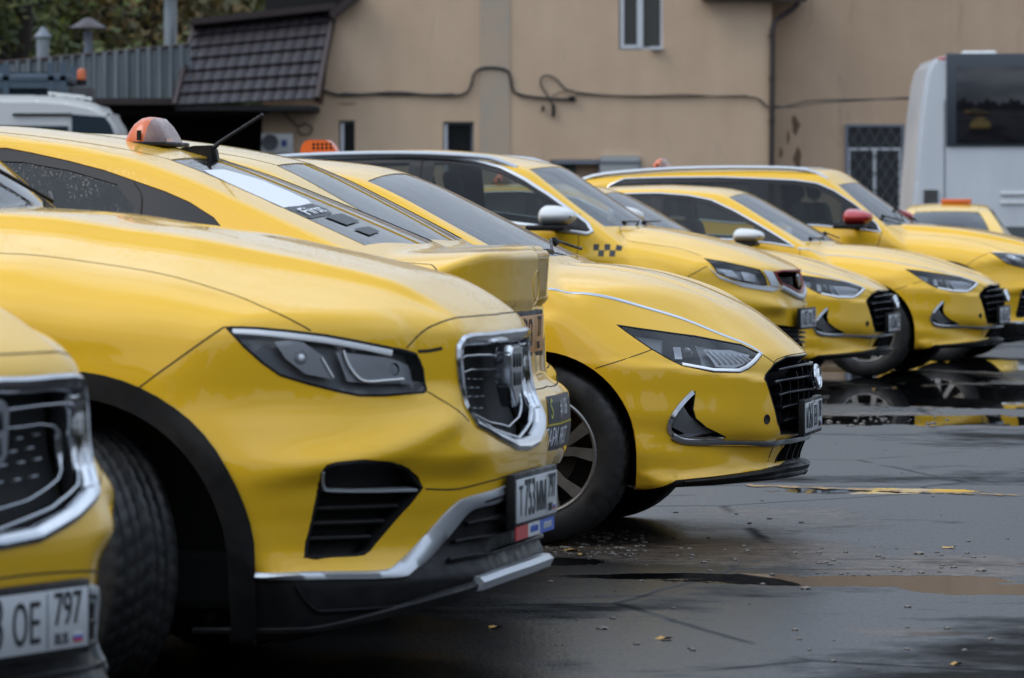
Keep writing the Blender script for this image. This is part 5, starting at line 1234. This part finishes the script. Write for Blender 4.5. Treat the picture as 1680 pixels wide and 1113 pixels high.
    for a, b, c, d in ((557, 607, 198, 300), (727, 777, 200, 300)):
        window(R, bx(a), bx(b), bz(d), bz(c), YB+.16, GF, (), .08, DG)
        mb = MB(); mb.box((bx(a)+.05, YB+.10, (bz(c)+bz(d))/2), (.06, .10, bz(c)-bz(d)-.08)); mb.build('window_reveal', WF, R, smooth=False)
    w_ = window(R, bx(1015), bx(1088), bz(82), bz(-80), YB+.12, WF, (.50,), .08, mat('room_pane', (.035, .034, .026), .08, 0, .3))
    mb = MB(); mb.box((bx(1021), YB+.05, bz(0)), (.06, .1, bz(-80)-bz(80))); mb.box((bx(1050), YB+.05, bz(0)), (.11, .1, bz(-80)-bz(80))); mb.box((bx(1035), YB+.05, bz(77)), (.25, .1, .07)); mb.box((bx(1077), YB-.04, bz(79)), (.22, .14, .05)); mb.build('open_sash', WF, w_, smooth=False)
    mb = MB(); mb.box((bx(945), YB+.05, bz(266)), (bx(987)-bx(903), .14, .07)); mb.box((bx(905), YB+.05, bz(320)), (.05, .14, bz(268)-bz(380))); mb.box((bx(985), YB+.05, bz(320)), (.05, .14, bz(268)-bz(380))); mb.build('doorway_frame', GF, R, smooth=False)
    mb = MB(); mb.box((bx(932), YB+.25, bz(320)), (.28, .04, 1.2)); mb.build('doorway_leaf', mat('green_door', (.02, .06, .05), .5), R, smooth=False)
    # downpipe and cables
    mb = MB(); mb.tube([(bx(1312), YB+.25, bz(-20)), (bx(1310), YB+.2, bz(6)), (bx(1300), YB+.1, bz(16)), (bx(1272), YB-.06, bz(34)), (bx(1267), YB-.08, bz(50)), (bx(1264), YB-.08, bz(450))], .05, 10)
    for Y_ in (60, 130, 200): mb.lathe([(.062, -.03), (.062, .03)], 12, Matrix.Translation((bx(1266), YB-.08, bz(Y_))))
    mb.build('downpipe', BR, R)
    mb = MB(); mb.box((bx(1235), YB+.1, bz(-6)), (bx(1320)-bx(1150), .9, .10)); mb.box((bx(1300), YB-.28, bz(-2)), (.5, .12, .14)); mb.build('eaves', BR, R, smooth=False)
    def cable(pts, r, nm='cable'):
        P = [(bx(a), YB-.04, bz(b)) for a, b in pts]; mb.tube([tuple(p) for p in smoothpoly(P, False, 4)], r, 6)
    CB = mat('cable_black', (.03, .028, .026), .6)
    mb = MB(); cable([(526, 145), (540, 152), (560, 156), (600, 155), (650, 152), (700, 156), (745, 157), (765, 152), (773, 140), (778, 122), (788, 113), (810, 111), (832, 116), (838, 130), (842, 148), (855, 156), (890, 161), (925, 163), (942, 162)], .026)
    mb.build('cable', CB, R)
    mb = MB(); cable([(905, 190), (908, 175), (897, 155), (888, 140), (889, 127), (900, 124), (915, 132), (928, 146), (950, 152), (1000, 157), (1060, 158), (1120, 156), (1180, 159), (1225, 159), (1245, 163), (1258, 175), (1275, 177), (1295, 174), (1330, 166), (1400, 164), (1510, 162), (1600, 161)], .016)
    cable([(905, 158), (925, 150), (940, 148)], .010); cable([(1262, 174), (1300, 176), (1340, 170), (1400, 166), (1510, 159)], .012); cable([(943, 155), (1060, 160), (1225, 157)], .010); cable([(560, 153), (650, 156), (745, 154)], .012)
    mb.build('cable', CB, R)
    for pts, r_ in (([(908, 172), (908, 192)], .03), ([(891, 174), (891, 183)], .025), ([(933, 162), (944, 162)], .045)):
        mb = MB(); mb.tube([(bx(a), YB-.05, bz(b)) for a, b in pts], r_, 8); mb.build('cable_joint', BLK, R)
    mb = MB(); cable([(462, 178), (475, 195), (490, 208), (500, 203), (512, 210), (508, 220), (495, 221), (488, 212)], .014); mb.build('cable', CB, R)
    # gable verge
    mb = MB(); mb.prism([(bx(540), bz(22)), (bx(547), bz(34)), (bx(596), bz(-6)), (bx(590), bz(-18))], .7, Matrix.Translation((0, YB-.05, 0)), bev=.02); mb.build('verge_board', BR, R, smooth=False)
    # stains on wing
    SM = mat('damp_stain', (.16, .10, .06), .9)
    _t = NT(SM)
    for X_, Y_, w, h in ((1308, 205, .14, .30), (1312, 262, .14, .38), (1296, 225, .05, .2), (1284, 250, .06, .16)):
        a = [(bx(X_)+w*.5*math.cos(q)*(1+.3*math.sin(3*q+X_)), YB+.594, bz(Y_)+h*.5*math.sin(q)*(1+.3*math.sin(2*q+Y_))) for q in np.linspace(0, 2*math.pi, 24, endpoint=False)]
        mb = MB(); mb.add(a+[(p[0], YB+.60, p[2]) for p in a], [tuple(range(24))]+[(i, 24+i, 24+(i+1) % 24, (i+1) % 24) for i in range(24)]); mb.build('wall_stain', SM, R, smooth=False)
    # electric boxes beside the doorway: a pale notice board
    mb = MB(); mb.box((bx(1017), YB-.05, bz(300)), (.72, .08, 1.0)); nb = mb.build('notice_board', mat('board_grey', (.40, .40, .38), .6), None, smooth=False)
    tag(nb, 'pale board fixed to the beige wall beside the dark doorway', 'board')
    mb = MB(); mb.box((bx(1017), YB-.10, bz(266)), (.76, .03, .035)); mb.box((bx(1050), YB-.10, bz(300)), (.035, .03, .8)); mb.build('board_frame', GF, nb, smooth=False)
    # air conditioner
    ac = empty('air_conditioner', (bx(456), YB-.2, bz(250)), label='white air conditioner unit with round fan on the wall under the tiled canopy', cat='air conditioner')
    mb = MB(); mb.box((0, 0, .16), (.58, .28, .38), bev=.02); mb.build('casing', WHITE, ac)
    mb = MB(); mb.lathe([(.0, .145), (.13, .145), (.15, .15), (.155, .14)], 28, Matrix.Translation((-.13, 0, .17)) @ Matrix.Rotation(math.radians(90), 4, 'X')); mb.build('fan_grille', mat('fan_dark', (.10, .10, .11), .6), ac)
    mb = MB(); mb.box((.13, -.142, .16), (.10, .008, .12)); mb.build('badge_plate', mat('badge_blue', (.03, .07, .28), .4), ac, smooth=False)
    # lower annex: tiled mansard canopy over a dark bay
    C = empty('tiled_canopy', label='brown metal-tile mansard canopy over a dark garage bay left of the beige building', cat='canopy')
    TM = mat('metal_tile', (.045, .034, .036), .38, .2); tt = NT(TM); tt.to(tt.mix(tt.noise(tt.co(), 3, 4), (.020, .015, .017), (.042, .034, .037)), 'Base Color')
    V, F = [], []; nu, nv = 150, 72
    A0, A1, B0, B1 = (bx(318), bz(40)), (bx(548), bz(14)), (bx(295), bz(176)), (bx(525), bz(166))
    for j in range(nv+1):
        v = j/nv; r = (v*7) % 1.0; 
        for i in range(nu+1):
            u = i/nu; top_ = (A0[0]+(A1[0]-A0[0])*u, A0[1]+(A1[1]-A0[1])*u); bot = (B0[0]+(B1[0]-B0[0])*u, B0[1]+(B1[1]-B0[1])*u)
            w = .045*abs(math.sin(math.pi*u*13))**.7; st_ = .07*r
            V.append((top_[0]*(1-v)+bot[0]*v, YB+.2-1.5*v-w-st_, top_[1]*(1-v)+bot[1]*v))
    F = [(j*(nu+1)+i, j*(nu+1)+i+1, (j+1)*(nu+1)+i+1, (j+1)*(nu+1)+i) for j in range(nv) for i in range(nu)]
    rt = mesh_obj('tile_roof', V, [f[::-1] for f in F], TM, C)
    mb = MB(); mb.prism([(A0[0]-.05, A0[1]+.10), (A1[0]+.05, A1[1]+.10), (A1[0]+.05, A1[1]-.03), (A0[0]-.05, A0[1]-.03)], .5, Matrix.Translation((0, YB+.1, 0)), bev=.02)
    mb.tube([(A1[0], YB+.2, A1[1]), (B1[0], YB-1.4, B1[1])], .07, 6); mb.tube([(A0[0], YB+.2, A0[1]), (B0[0], YB-1.4, B0[1])], .06, 6)
    mb.build('ridge_trim', BR, C)
    mb = MB(); mb.box(((B0[0]+B1[0])/2, YB-.4, bz(176)-.05), (B1[0]-B0[0], 1.9, .08)); mb.build('soffit', VOID, C, smooth=False)
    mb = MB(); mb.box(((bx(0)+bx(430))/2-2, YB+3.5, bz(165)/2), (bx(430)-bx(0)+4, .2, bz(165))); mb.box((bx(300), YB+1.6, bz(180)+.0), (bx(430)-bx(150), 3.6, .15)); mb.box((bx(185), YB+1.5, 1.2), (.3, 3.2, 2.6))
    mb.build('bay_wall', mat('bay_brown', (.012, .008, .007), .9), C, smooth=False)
    mb = MB(); mb.ell((bx(188), YB+.2, bz(181)), (.07, .05, .05), 8); mb.build('bay_lamp', mat('bay_lamp_glass', (.5, .55, .3), .3, Emission_Color=(.8, .9, .5, 1), Emission_Strength=.8), C)
    # corrugated metal parapet
    K = empty('corrugated_parapet', label='grey corrugated metal sheeting sloping along the roof edge at left', cat='metal cladding')
    CM = mat('galvanised', (.20, .22, .23), .38, .6); ct = NT(CM); ct.to(ct.mix(ct.ramp(ct.noise(ct.mapping(ct.co(), scale=(6, 1, .25)), 1.2, 4), [(.35, 0), (.65, 1)]), (.13, .15, .16), (.30, .32, .33)), 'Base Color')
    V, F = [], []; n = 420; x0, x1 = bx(-260), bx(316)
    for i in range(n+1):
        x_ = x0+(x1-x0)*i/n; ph = (x_/.20) % 1; d = .035*(1 if ph < .42 else (-1 if .5 < ph < .92 else 0)); X_ = 840+x_*FPX/YB
        zt = bz(105-30*X_/305); V += [(x_, YB-.7+d, bz(167)), (x_, YB-.7+d, zt)]
    F = [(2*i, 2*i+2, 2*i+3, 2*i+1) for i in range(n)]; co = mesh_obj('corrugated_sheet', V, F, CM, K)
    sm = co.modifiers.new('thick', 'SOLIDIFY'); sm.thickness = .01
    mb = MB(); mb.tube([(x0, YB-.7, bz(105-30*(840+x0*FPX/YB)/305)), (x1, YB-.7, bz(75))], .03, 6); mb.box(((x0+x1)/2, YB-.3, bz(168)), (x1-x0, .9, .12)); mb.build('edge_flashing', BR, K)
    # roof vents
    VM = mat('vent_metal', (.30, .33, .35), .35, .6)
    for X_, Yt, Yb, r, lab in ((272, -12, 82, .12, 'tall bright metal flue pipe rising behind the corrugated parapet'), (60, 60, 95, .12, 'short grey vent with a small conical cap at far left'), (135, 45, 88, .08, 'dark vent pipe with a wide conical cap among the leaves')):
        z0_, z1_ = bz(Yb), bz(Yt); mb = MB(); M = Matrix.Translation((bx(X_), YB+1.2, 0)); mb.lathe([(r, z0_-.3), (r, z1_), (r*.9, z1_)], 20, M)
        o = mb.build('roof_vent', VM if X_ != 135 else GF); tag(o, lab, 'roof vent', 'vents on the left roof')
        cr = {272: .36, 60: .17, 135: .36}[X_]; mb = MB(); mb.lathe([(cr, z1_+.03), (cr*.25, z1_+.20), (.0, z1_+.23), (0, z1_+.02), (cr, z1_+.03)], 20, M); mb.build('vent_cap', GF if X_ != 135 else BR, o)
# ---------------------------------------------------------------- trees
def tree(cx, cy, h, r, seed, lab, cols, n=5200):
    rnd = random.Random(seed); R = empty('deciduous_tree', (cx, cy, 0), label=lab, cat='tree', group='trees behind the left roof')
    bark = mat('bark', (.035, .028, .022), .9); mb = MB()
    mb.tube([(0, 0, 0), (.1, 0, h*.3), (.0, 0, h*.55), (.2, 0, h*.9)], [.28, .22, .15, .04], 10)
    tips = []
    for i in range(26):
        a = rnd.uniform(0, 6.28); z0 = h*rnd.uniform(.25, .8); l = r*rnd.uniform(.5, 1.0); p1 = Vector((math.cos(a)*l*.5, math.sin(a)*l*.5, z0+l*.35)); p2 = Vector((math.cos(a)*l, math.sin(a)*l, z0+l*rnd.uniform(.3, .9)))
        mb.tube([(0, 0, z0), p1, p2], [.09, .055, .015], 6); tips += [p1, p2, (p1+p2)/2]
    mb.build('trunk', bark, R)
    lm = mat('leaves', cols[0], .6, Transmission_Weight=0.0); t = NT(lm)
    oi = t.n.new('ShaderNodeNewGeometry'); nz = t.noise(t.co(), .9, 3); f = t.ramp(t.math('ADD', t.math('MULTIPLY', oi.outputs['Random Per Island'], .5), t.math('MULTIPLY', nz, .6)), [(.30, cols[0]), (.55, cols[1]), (.80, cols[2])]); t.to(f, 'Base Color')
    V, F = [], []
    clumps = [(t_+Vector((rnd.gauss(0, .3), rnd.gauss(0, .3), rnd.gauss(0, .3))), rnd.uniform(.45, 1.0)) for t_ in tips for _ in range(2)]
    for i in range(n):
        c, cr = clumps[rnd.randrange(len(clumps))]; p = c+Vector((rnd.gauss(0, cr*.55), rnd.gauss(0, cr*.55), rnd.gauss(0, cr*.5))); s = rnd.uniform(.07, .15)
        a = Vector((rnd.gauss(0, 1), rnd.gauss(0, 1), rnd.gauss(0, 1))).normalized(); b = a.orthogonal().normalized(); k = len(V)
        V += [p-a*s, p+b*s*.5, p+a*s, p-b*s*.5]; F.append((k, k+1, k+2, k+3))
    mesh_obj('crown', V, F, lm, R)
def added_tree_screen():                                    # added tree screen, never in view, put in to darken low reflections on cars
    rnd = random.Random(3); V, F = [], []; n, k = 160, 14
    for i in range(n+1):
        a = math.radians(150+240*i/n); 
        for j in range(k+1):
            r = 34+1.6*math.sin(i*.9+j)+1.2*math.sin(i*2.3)*j/k; h = (7.5+2.2*math.sin(i*.35)+1.5*math.sin(i*1.1)+1.0*math.sin(i*2.9))
            V.append((r*math.cos(a)+2, 6+r*math.sin(a)+rnd.uniform(-.4, .4), h*j/k))
    F = [(i*(k+1)+j, (i+1)*(k+1)+j, (i+1)*(k+1)+j+1, i*(k+1)+j+1) for i in range(n) for j in range(k)]
    m = mat('added_screen_leaves', (.04, .045, .02), .8); t = NT(m); t.to(t.ramp(t.noise(t.co(), 1.2, 5), [(.35, (.02, .028, .010)), (.65, (.09, .085, .03))]), 'Base Color')
    tag(mesh_obj('woodland', V, F, m), kind='stuff')  # added leaf wall, out of view behind the camera
def trees():
    G = [(.035, .050, .012), (.075, .10, .018), (.14, .13, .022)]; O = [(.05, .05, .012), (.12, .09, .02), (.18, .10, .02)]; L = [(.05, .08, .012), (.12, .17, .02), (.20, .24, .03)]
    for i, (X_, Y, h, r, c, lab) in enumerate(((40, 99, 8.4, 3.0, G, 'dark green tree with drooping leaves at far left'), (170, 104, 8.6, 3.2, O, 'autumn orange-brown tree between the two conical vents'),
        (300, 108, 8.2, 3.0, G, 'green tree right behind the tall flue pipe'), (430, 112, 8.0, 3.2, L, 'yellow-green tree above the tiled canopy'), (-90, 102, 8.5, 3.0, L, 'tree cut off by the left picture edge'))):
        tree((X_-840)*Y/FPX, Y, h, r, 10+i, lab, c, 8000)
    H = []
    rnd = random.Random(77); V, F = [], []
    for i in range(26000):
        x_ = (rnd.uniform(-200, 620)-840)*128/FPX; y_ = rnd.uniform(124, 134); z_ = rnd.uniform(.5, 9.5)-max(0, (x_+9)*.1); s = rnd.uniform(.09, .2)
        a = Vector((rnd.gauss(0, 1), rnd.gauss(0, 1), rnd.gauss(0, 1))).normalized(); b = a.orthogonal().normalized(); k = len(V); p = Vector((x_, y_, z_)); V += [p-a*s, p+b*s*.6, p+a*s, p-b*s*.6]; F.append((k, k+1, k+2, k+3))
    m = mat('far_leaves', (.05, .055, .02), .7); t = NT(m); t.to(t.ramp(t.noise(t.co(), .5, 4), [(.35, (.03, .05, .012)), (.55, (.07, .10, .02)), (.7, (.14, .11, .03))]), 'Base Color')
    tag(mesh_obj('woodland', V, F, m), kind='stuff')
# ---------------------------------------------------------------- bus, van, cab
def bus():
    Y = 72.0; X = lambda p: (p-840)*Y/FPX; Z = lambda p: CAMH-(p-350)*Y/FPX
    R = empty('coach', (X(1497), Y, 0), label='white coach with a large dark side window parked in front of the wing wall', cat='bus')
    x0 = X(1497); f = lambda p: X(p)-x0; L = 11.8; Hh = Z(92)
    W = mat('bus_white', (.70, .72, .74), .3, 0, .5); t = NT(W); t.to(t.mix(t.ramp(t.noise(t.mapping(t.co(), scale=(1, 1, .4)), 1.2, 5), [(.4, 0), (.8, .6)]), (.72, .74, .76), (.50, .51, .52)), 'Base Color')
    prof = [(0, .45), (0, 1.2), (f(1500), Z(300)), (f(1508), Z(200)), (f(1518), Z(125)), (f(1526), Z(102)), (f(1540), Z(93)), (f(1562), Z(90)), (L-.6, Z(90)), (L, 2.6), (L, .45)]
    mb = MB(); mb.prism(prof, 2.5, Matrix.Translation((0, 1.25, 0)), bev=.06); mb.build('body', W, R)
    DK = mat('bus_glass', (.012, .012, .015), .05, 0, .5); SF = mat('bus_band', (.045, .055, .07), .3)
    mb = MB(); mb.box((f(1558)+4.9, -.012, (Z(88)+Z(240))/2), (9.9, .05, Z(88)-Z(240)), bev=.01); fr = mb.build('window_band', SF, R)
    for k in range(5):
        a = f(1566)+.0+k*1.95; mb = MB(); mb.box((a+.93, -.04, (Z(108)+Z(235))/2), (1.82, .02, Z(108)-Z(235)), bev=.004); mb.build('window', DK, fr)
    mb = MB(); mb.box((L/2+.6, -.008, Z(318)), (L-1.4, .03, .05), bev=.008); mb.box((L/2+.6, -.008, Z(333)), (L-1.4, .03, .05), bev=.008); mb.build('side_trim', W, R)
    mb = MB()
    for k in range(6): mb.box((f(1527), -.012, Z(313)-.035*k), (.21, .03, .020))
    mb.build('vent_louvre', mat('louvre', (.05, .05, .05), .5), R, smooth=False)
    mb = MB(); mb.box((f(1553), .02, Z(150)), (.02, .05, .01)); mb.box((f(1553)-.03, -.002, 1.9), (.012, .012, 2.0)); mb.build('panel_joint', SF, R, smooth=False)
    mb = MB(); mb.ell((f(1547), .06, Z(97)), (.07, .06, .03), 8); mb.build('marker_light', REDM, R)
    mb = MB(); mb.box((f(1605), 1.0, Z(86)), (.34, .5, .09), bev=.03); mb.box((f(1632), 1.0, Z(86)), (.2, .5, .10), bev=.02); mb.build('roof_hatch', WHITE, R)
    mb = MB(); mb.box((L/2+.3, -.01, .72), (L-1.2, .05, .60)); mb.build('lower_skirt', mat('skirt_grey', (.10, .105, .11), .5), R, smooth=False)
    for x_ in (1.9+.6, 8.8):
        for sg, yy in ((-1, .10), (1, 2.40)): wheel(R, (x_, yy, .5), .5, .28, .29, 0, 'ten', sg)
def van():
    Y = 66.0; X = lambda p: (p-840)*Y/FPX; Z = lambda p: CAMH-(p-350)*Y/FPX
    R = empty('minibus', (X(60), Y, 0), label='white high-roof minibus with a roof rack at far left', cat='van'); f = lambda p: X(p)-X(60)
    W = mat('van_white', (.70, .70, .68), .3, 0, .5)
    prof = [(-3.6, .4), (-3.6, 2.3), (-3.5, Z(160)), (f(-50), Z(156)), (f(60), Z(156)), (f(110), Z(160)), (f(150), Z(168)), (f(172), Z(178)), (f(184), Z(195)), (f(196), Z(225)), (f(215), 1.35), (f(235), 1.0), (f(238), .4)]
    mb = MB(); mb.prism(prof, 1.9, Matrix.Translation((0, .95, 0)), bev=.10); mb.build('body', W, R)
    DK = mat('van_glass', (.03, .045, .06), .06, 0, .4)
    mb = MB(); mb.prism([(f(118), Z(190)), (f(122), Z(188)), (f(172), Z(192)), (f(182), Z(205)), (f(192), Z(232)), (f(118), Z(232))], .03, Matrix.Translation((0, -.008, 0))); mb.build('windscreen', DK, R, smooth=False)
    mb = MB(); mb.prism([(f(-20), Z(206)), (f(112), Z(207)), (f(112), Z(236)), (f(-20), Z(236))], .03, Matrix.Translation((0, -.008, 0))); mb.build('side_window', DK, R, smooth=False)
    mb = MB(); mb.box((f(70), -.02, Z(188)), (f(118)-f(20), .03, .03)); mb.build('body_trim', BLK, R, smooth=False)
    mb = MB()
    for yy in (.35, 1.5):
        mb.tube([(f(75), yy, Z(152)), (f(135), yy, Z(158))], .018, 6)
        for p in (78, 98, 118, 132): mb.tube([(f(p), yy, Z(152+6*(p-75)/60)), (f(p), yy, Z(162))], .014, 6)
    mb.build('roof_rack', WHITE, R); mb = MB(); mb.box((f(101), .5, Z(166)), (.10, .1, .06), bev=.01); mb.build('roof_vent', BLK, R)
    for x_ in (-2.4, .55+f(160)-f(60)-.3):
        for sg, yy in ((-1, .12), (1, 1.78)): wheel(R, (x_, yy, .34), .34, .22, .21, 0, 'ten', sg)
    # second vehicle behind it
    Y2 = 78.0; X2 = lambda p: (p-840)*Y2/FPX; Z2 = lambda p: CAMH-(p-350)*Y2/FPX
    T = empty('tractor_cab', (X2(60), Y2, 0), label='blue-grey loader cab with an orange beacon behind the white minibus', cat='loader'); g = lambda p: X2(p)-X2(60)
    CM = mat('cab_blue', (.07, .10, .13), .5)
    mb = MB(); mb.box(((g(-20)+g(113))/2, .8, Z2(129)), (g(113)-g(-20), 1.7, .14), bev=.03); mb.build('cab_roof', CM, T)
    mb = MB(); 
    for p in (-15, 10, 84, 104): mb.box((g(p), 0, (Z2(134)+1.0)/2+.3), (.10, .10, Z2(134)-1.0))
    for p in (-15, 104): mb.box((g(p), 1.6, (Z2(134)+1.0)/2+.3), (.10, .10, Z2(134)-1.0))
    mb.box(((g(-20)+g(108))/2, .8, 1.2), (g(108)-g(-20), 1.7, .9), bev=.05); mb.box((g(40), 0.0, Z2(140)), (g(100)-g(-20), .08, .10)); mb.build('cab_frame', CM, T)
    mb = MB(); mb.box((g(45), .05, Z2(165)), (g(82)-g(12), .03, .9)); mb.build('window', DK, T, smooth=False)
    mb = MB(); mb.box((g(130), .5, (Z2(142)+.8)/2), (g(148)-g(114), 1.0, Z2(142)-.8), bev=.03); mb.build('engine_cover', mat('cover_dark', (.045, .045, .045), .6), T)
    mb = MB(); M = Matrix.Translation((g(131), .3, Z2(130))); mb.lathe([(.08, -.10), (.08, 0), (.07, 0)], 16, M); bs = mb.build('beacon_base', BLK, T)
    mb = MB(); mb.lathe([(.07, 0), (.07, .12), (.05, .17), (0, .18)], 16, M); mb.build('beacon', ORANGE, T)
    for x_, r_ in ((g(-10), .62), (g(125), .45)):
        for sg, yy in ((-1, -.05), (1, 1.6)): wheel(T, (x_, yy, r_), r_, .35, r_*.5, 0, 'ten', sg)
# ---------------------------------------------------------------- assemble
def build_all():
    M = MODELS
    ground(); building(); trees(); added_tree_screen(); bus(); van()
    g2 = 'yellow taxis parked in a row'
    name_steer['s'] = 1
    b = xover('crossover_taxi', M['M1']); name_steer.clear()
    put(b, 'B'); a = copy_tree(b); put(a, 'A')
    a.location.x += .024
    NB = 1.0
    xf = float(front_arr(M['M1'], np.array([0.]), np.array([.48]))[0][0])
    plate(b, (xf+.035, 0, .480), 'Т753ММ', '797', sticker=True); plate(a, (xf+.035, 0, .462), 'К433ОЕ', '797')
    tag(b, 'yellow crossover taxi, large in front, with turned front wheel and plate reading 753MM 797', 'car', g2)
    tag(a, 'nearest yellow crossover, cut off by the left edge, plate ending 33OE 797', 'car', g2)
    c = tailcar('sedan_taxi', M['M3']); put(c, 'C'); tag(c, 'yellow sedan taxi parked tail out, orange roof lamp, antenna and sticker on its rear window', 'car', g2)
    e = tailcar('liftback_taxi', M['M6'], .78, False, .03); put(e, 'E'); tag(e, 'yellow car with rain-beaded rear window between the tail-out sedan and the low-nosed sedan', 'car', g2)
    f = sedan('sedan_taxi', M['M2']); put(f, 'F'); tag(f, 'yellow low-nosed sedan in sharp focus at centre, alloy wheel visible, plate M261EH', 'car', g2)
    xs = float(front_arr(M['M2'], np.array([0.]), np.array([.45]))[0][0]); plate(f, (xs+.002, 0, .448), 'М261ЕН', '797')
    h = sedan('sedan_taxi', M['M7'], .028, .05); put(h, 'H'); i_ = copy_tree(h); put(i_, 'I')
    for r, t, tx in ((h, 'low-nosed yellow sedan peeking out between the red-grilled crossover and the white-mirrored sedan', 'О103МА'), (i_, 'low-nosed yellow sedan with white door mirror, second farthest of the noses', 'О163ЕА')):
        tag(r, t, 'car', g2); plate(r, (xs+.004, 0, .45), tx, '797')
    mirror_part(i_, (-.93, 1.0, 1.05), WHITE, (.19, .26, .14)); mirror_part(h, (-.93, 1.0, 1.05), WHITE, (.19, .26, .14))
    mirror_part(f, (-.55, 1.02, 1.02), WHITE, (.15, .24, .16), True)
    taxi_lamp(h, (-1.9, 0, 1.43), .9)
    g = railcar('rail_crossover_taxi', M['M4']); put(g, 'G'); tag(g, 'yellow crossover with silver roof rails, checker marks, white mirror and red-rimmed grille', 'car', g2)
    xg = float(front_arr(M['M4'], np.array([0.]), np.array([.53]))[0][0]); plate(g, (xg+.04, 0, .53), 'В027ОО', '797')
    j = xover('crossover_taxi', M['M5'], .03, .05); put(j, 'J'); tag(j, 'farthest yellow crossover with red door mirror, nose cut off by the right edge', 'car', g2)
    mirror_part(j, (-.76, 1.03, 1.185), REDM, (.20, .26, .17))
    for sg in (-1, 1):
        pts = [(x, sg*.60, float(P_top(M['M5'], x, .60)[2])+h_) for x, h_ in ((-3.1, .0), (-2.9, .02), (-2.3, .028), (-1.6, .028), (-1.2, .02), (-1.02, -.01))]
        mb = MB(); mb.tube([tuple(p) for p in smoothpoly(pts, False, 3)], .018, 8); mb.build('roof_rail', SILVER, j)
    taxi_lamp(j, (-2.55, 0, 1.60), .9)
    # far small sedan, tail towards the camera
    k = tailcar('sedan_taxi', M['M3'], 1.0, False, .035)
    Y = 58.0; k.location = ((1555-840)*Y/FPX+.10, Y+1.2, -.0); k.rotation_euler = (0, 0, math.radians(-97)); k.scale = (.93, .93, .895)
    tag(k, 'pale yellow sedan seen from behind, with an orange lamp, beyond the last bonnet at right', 'car', g2); taxi_lamp(k, (-.6, .10, 1.49), .9, 'bar')
build_all()
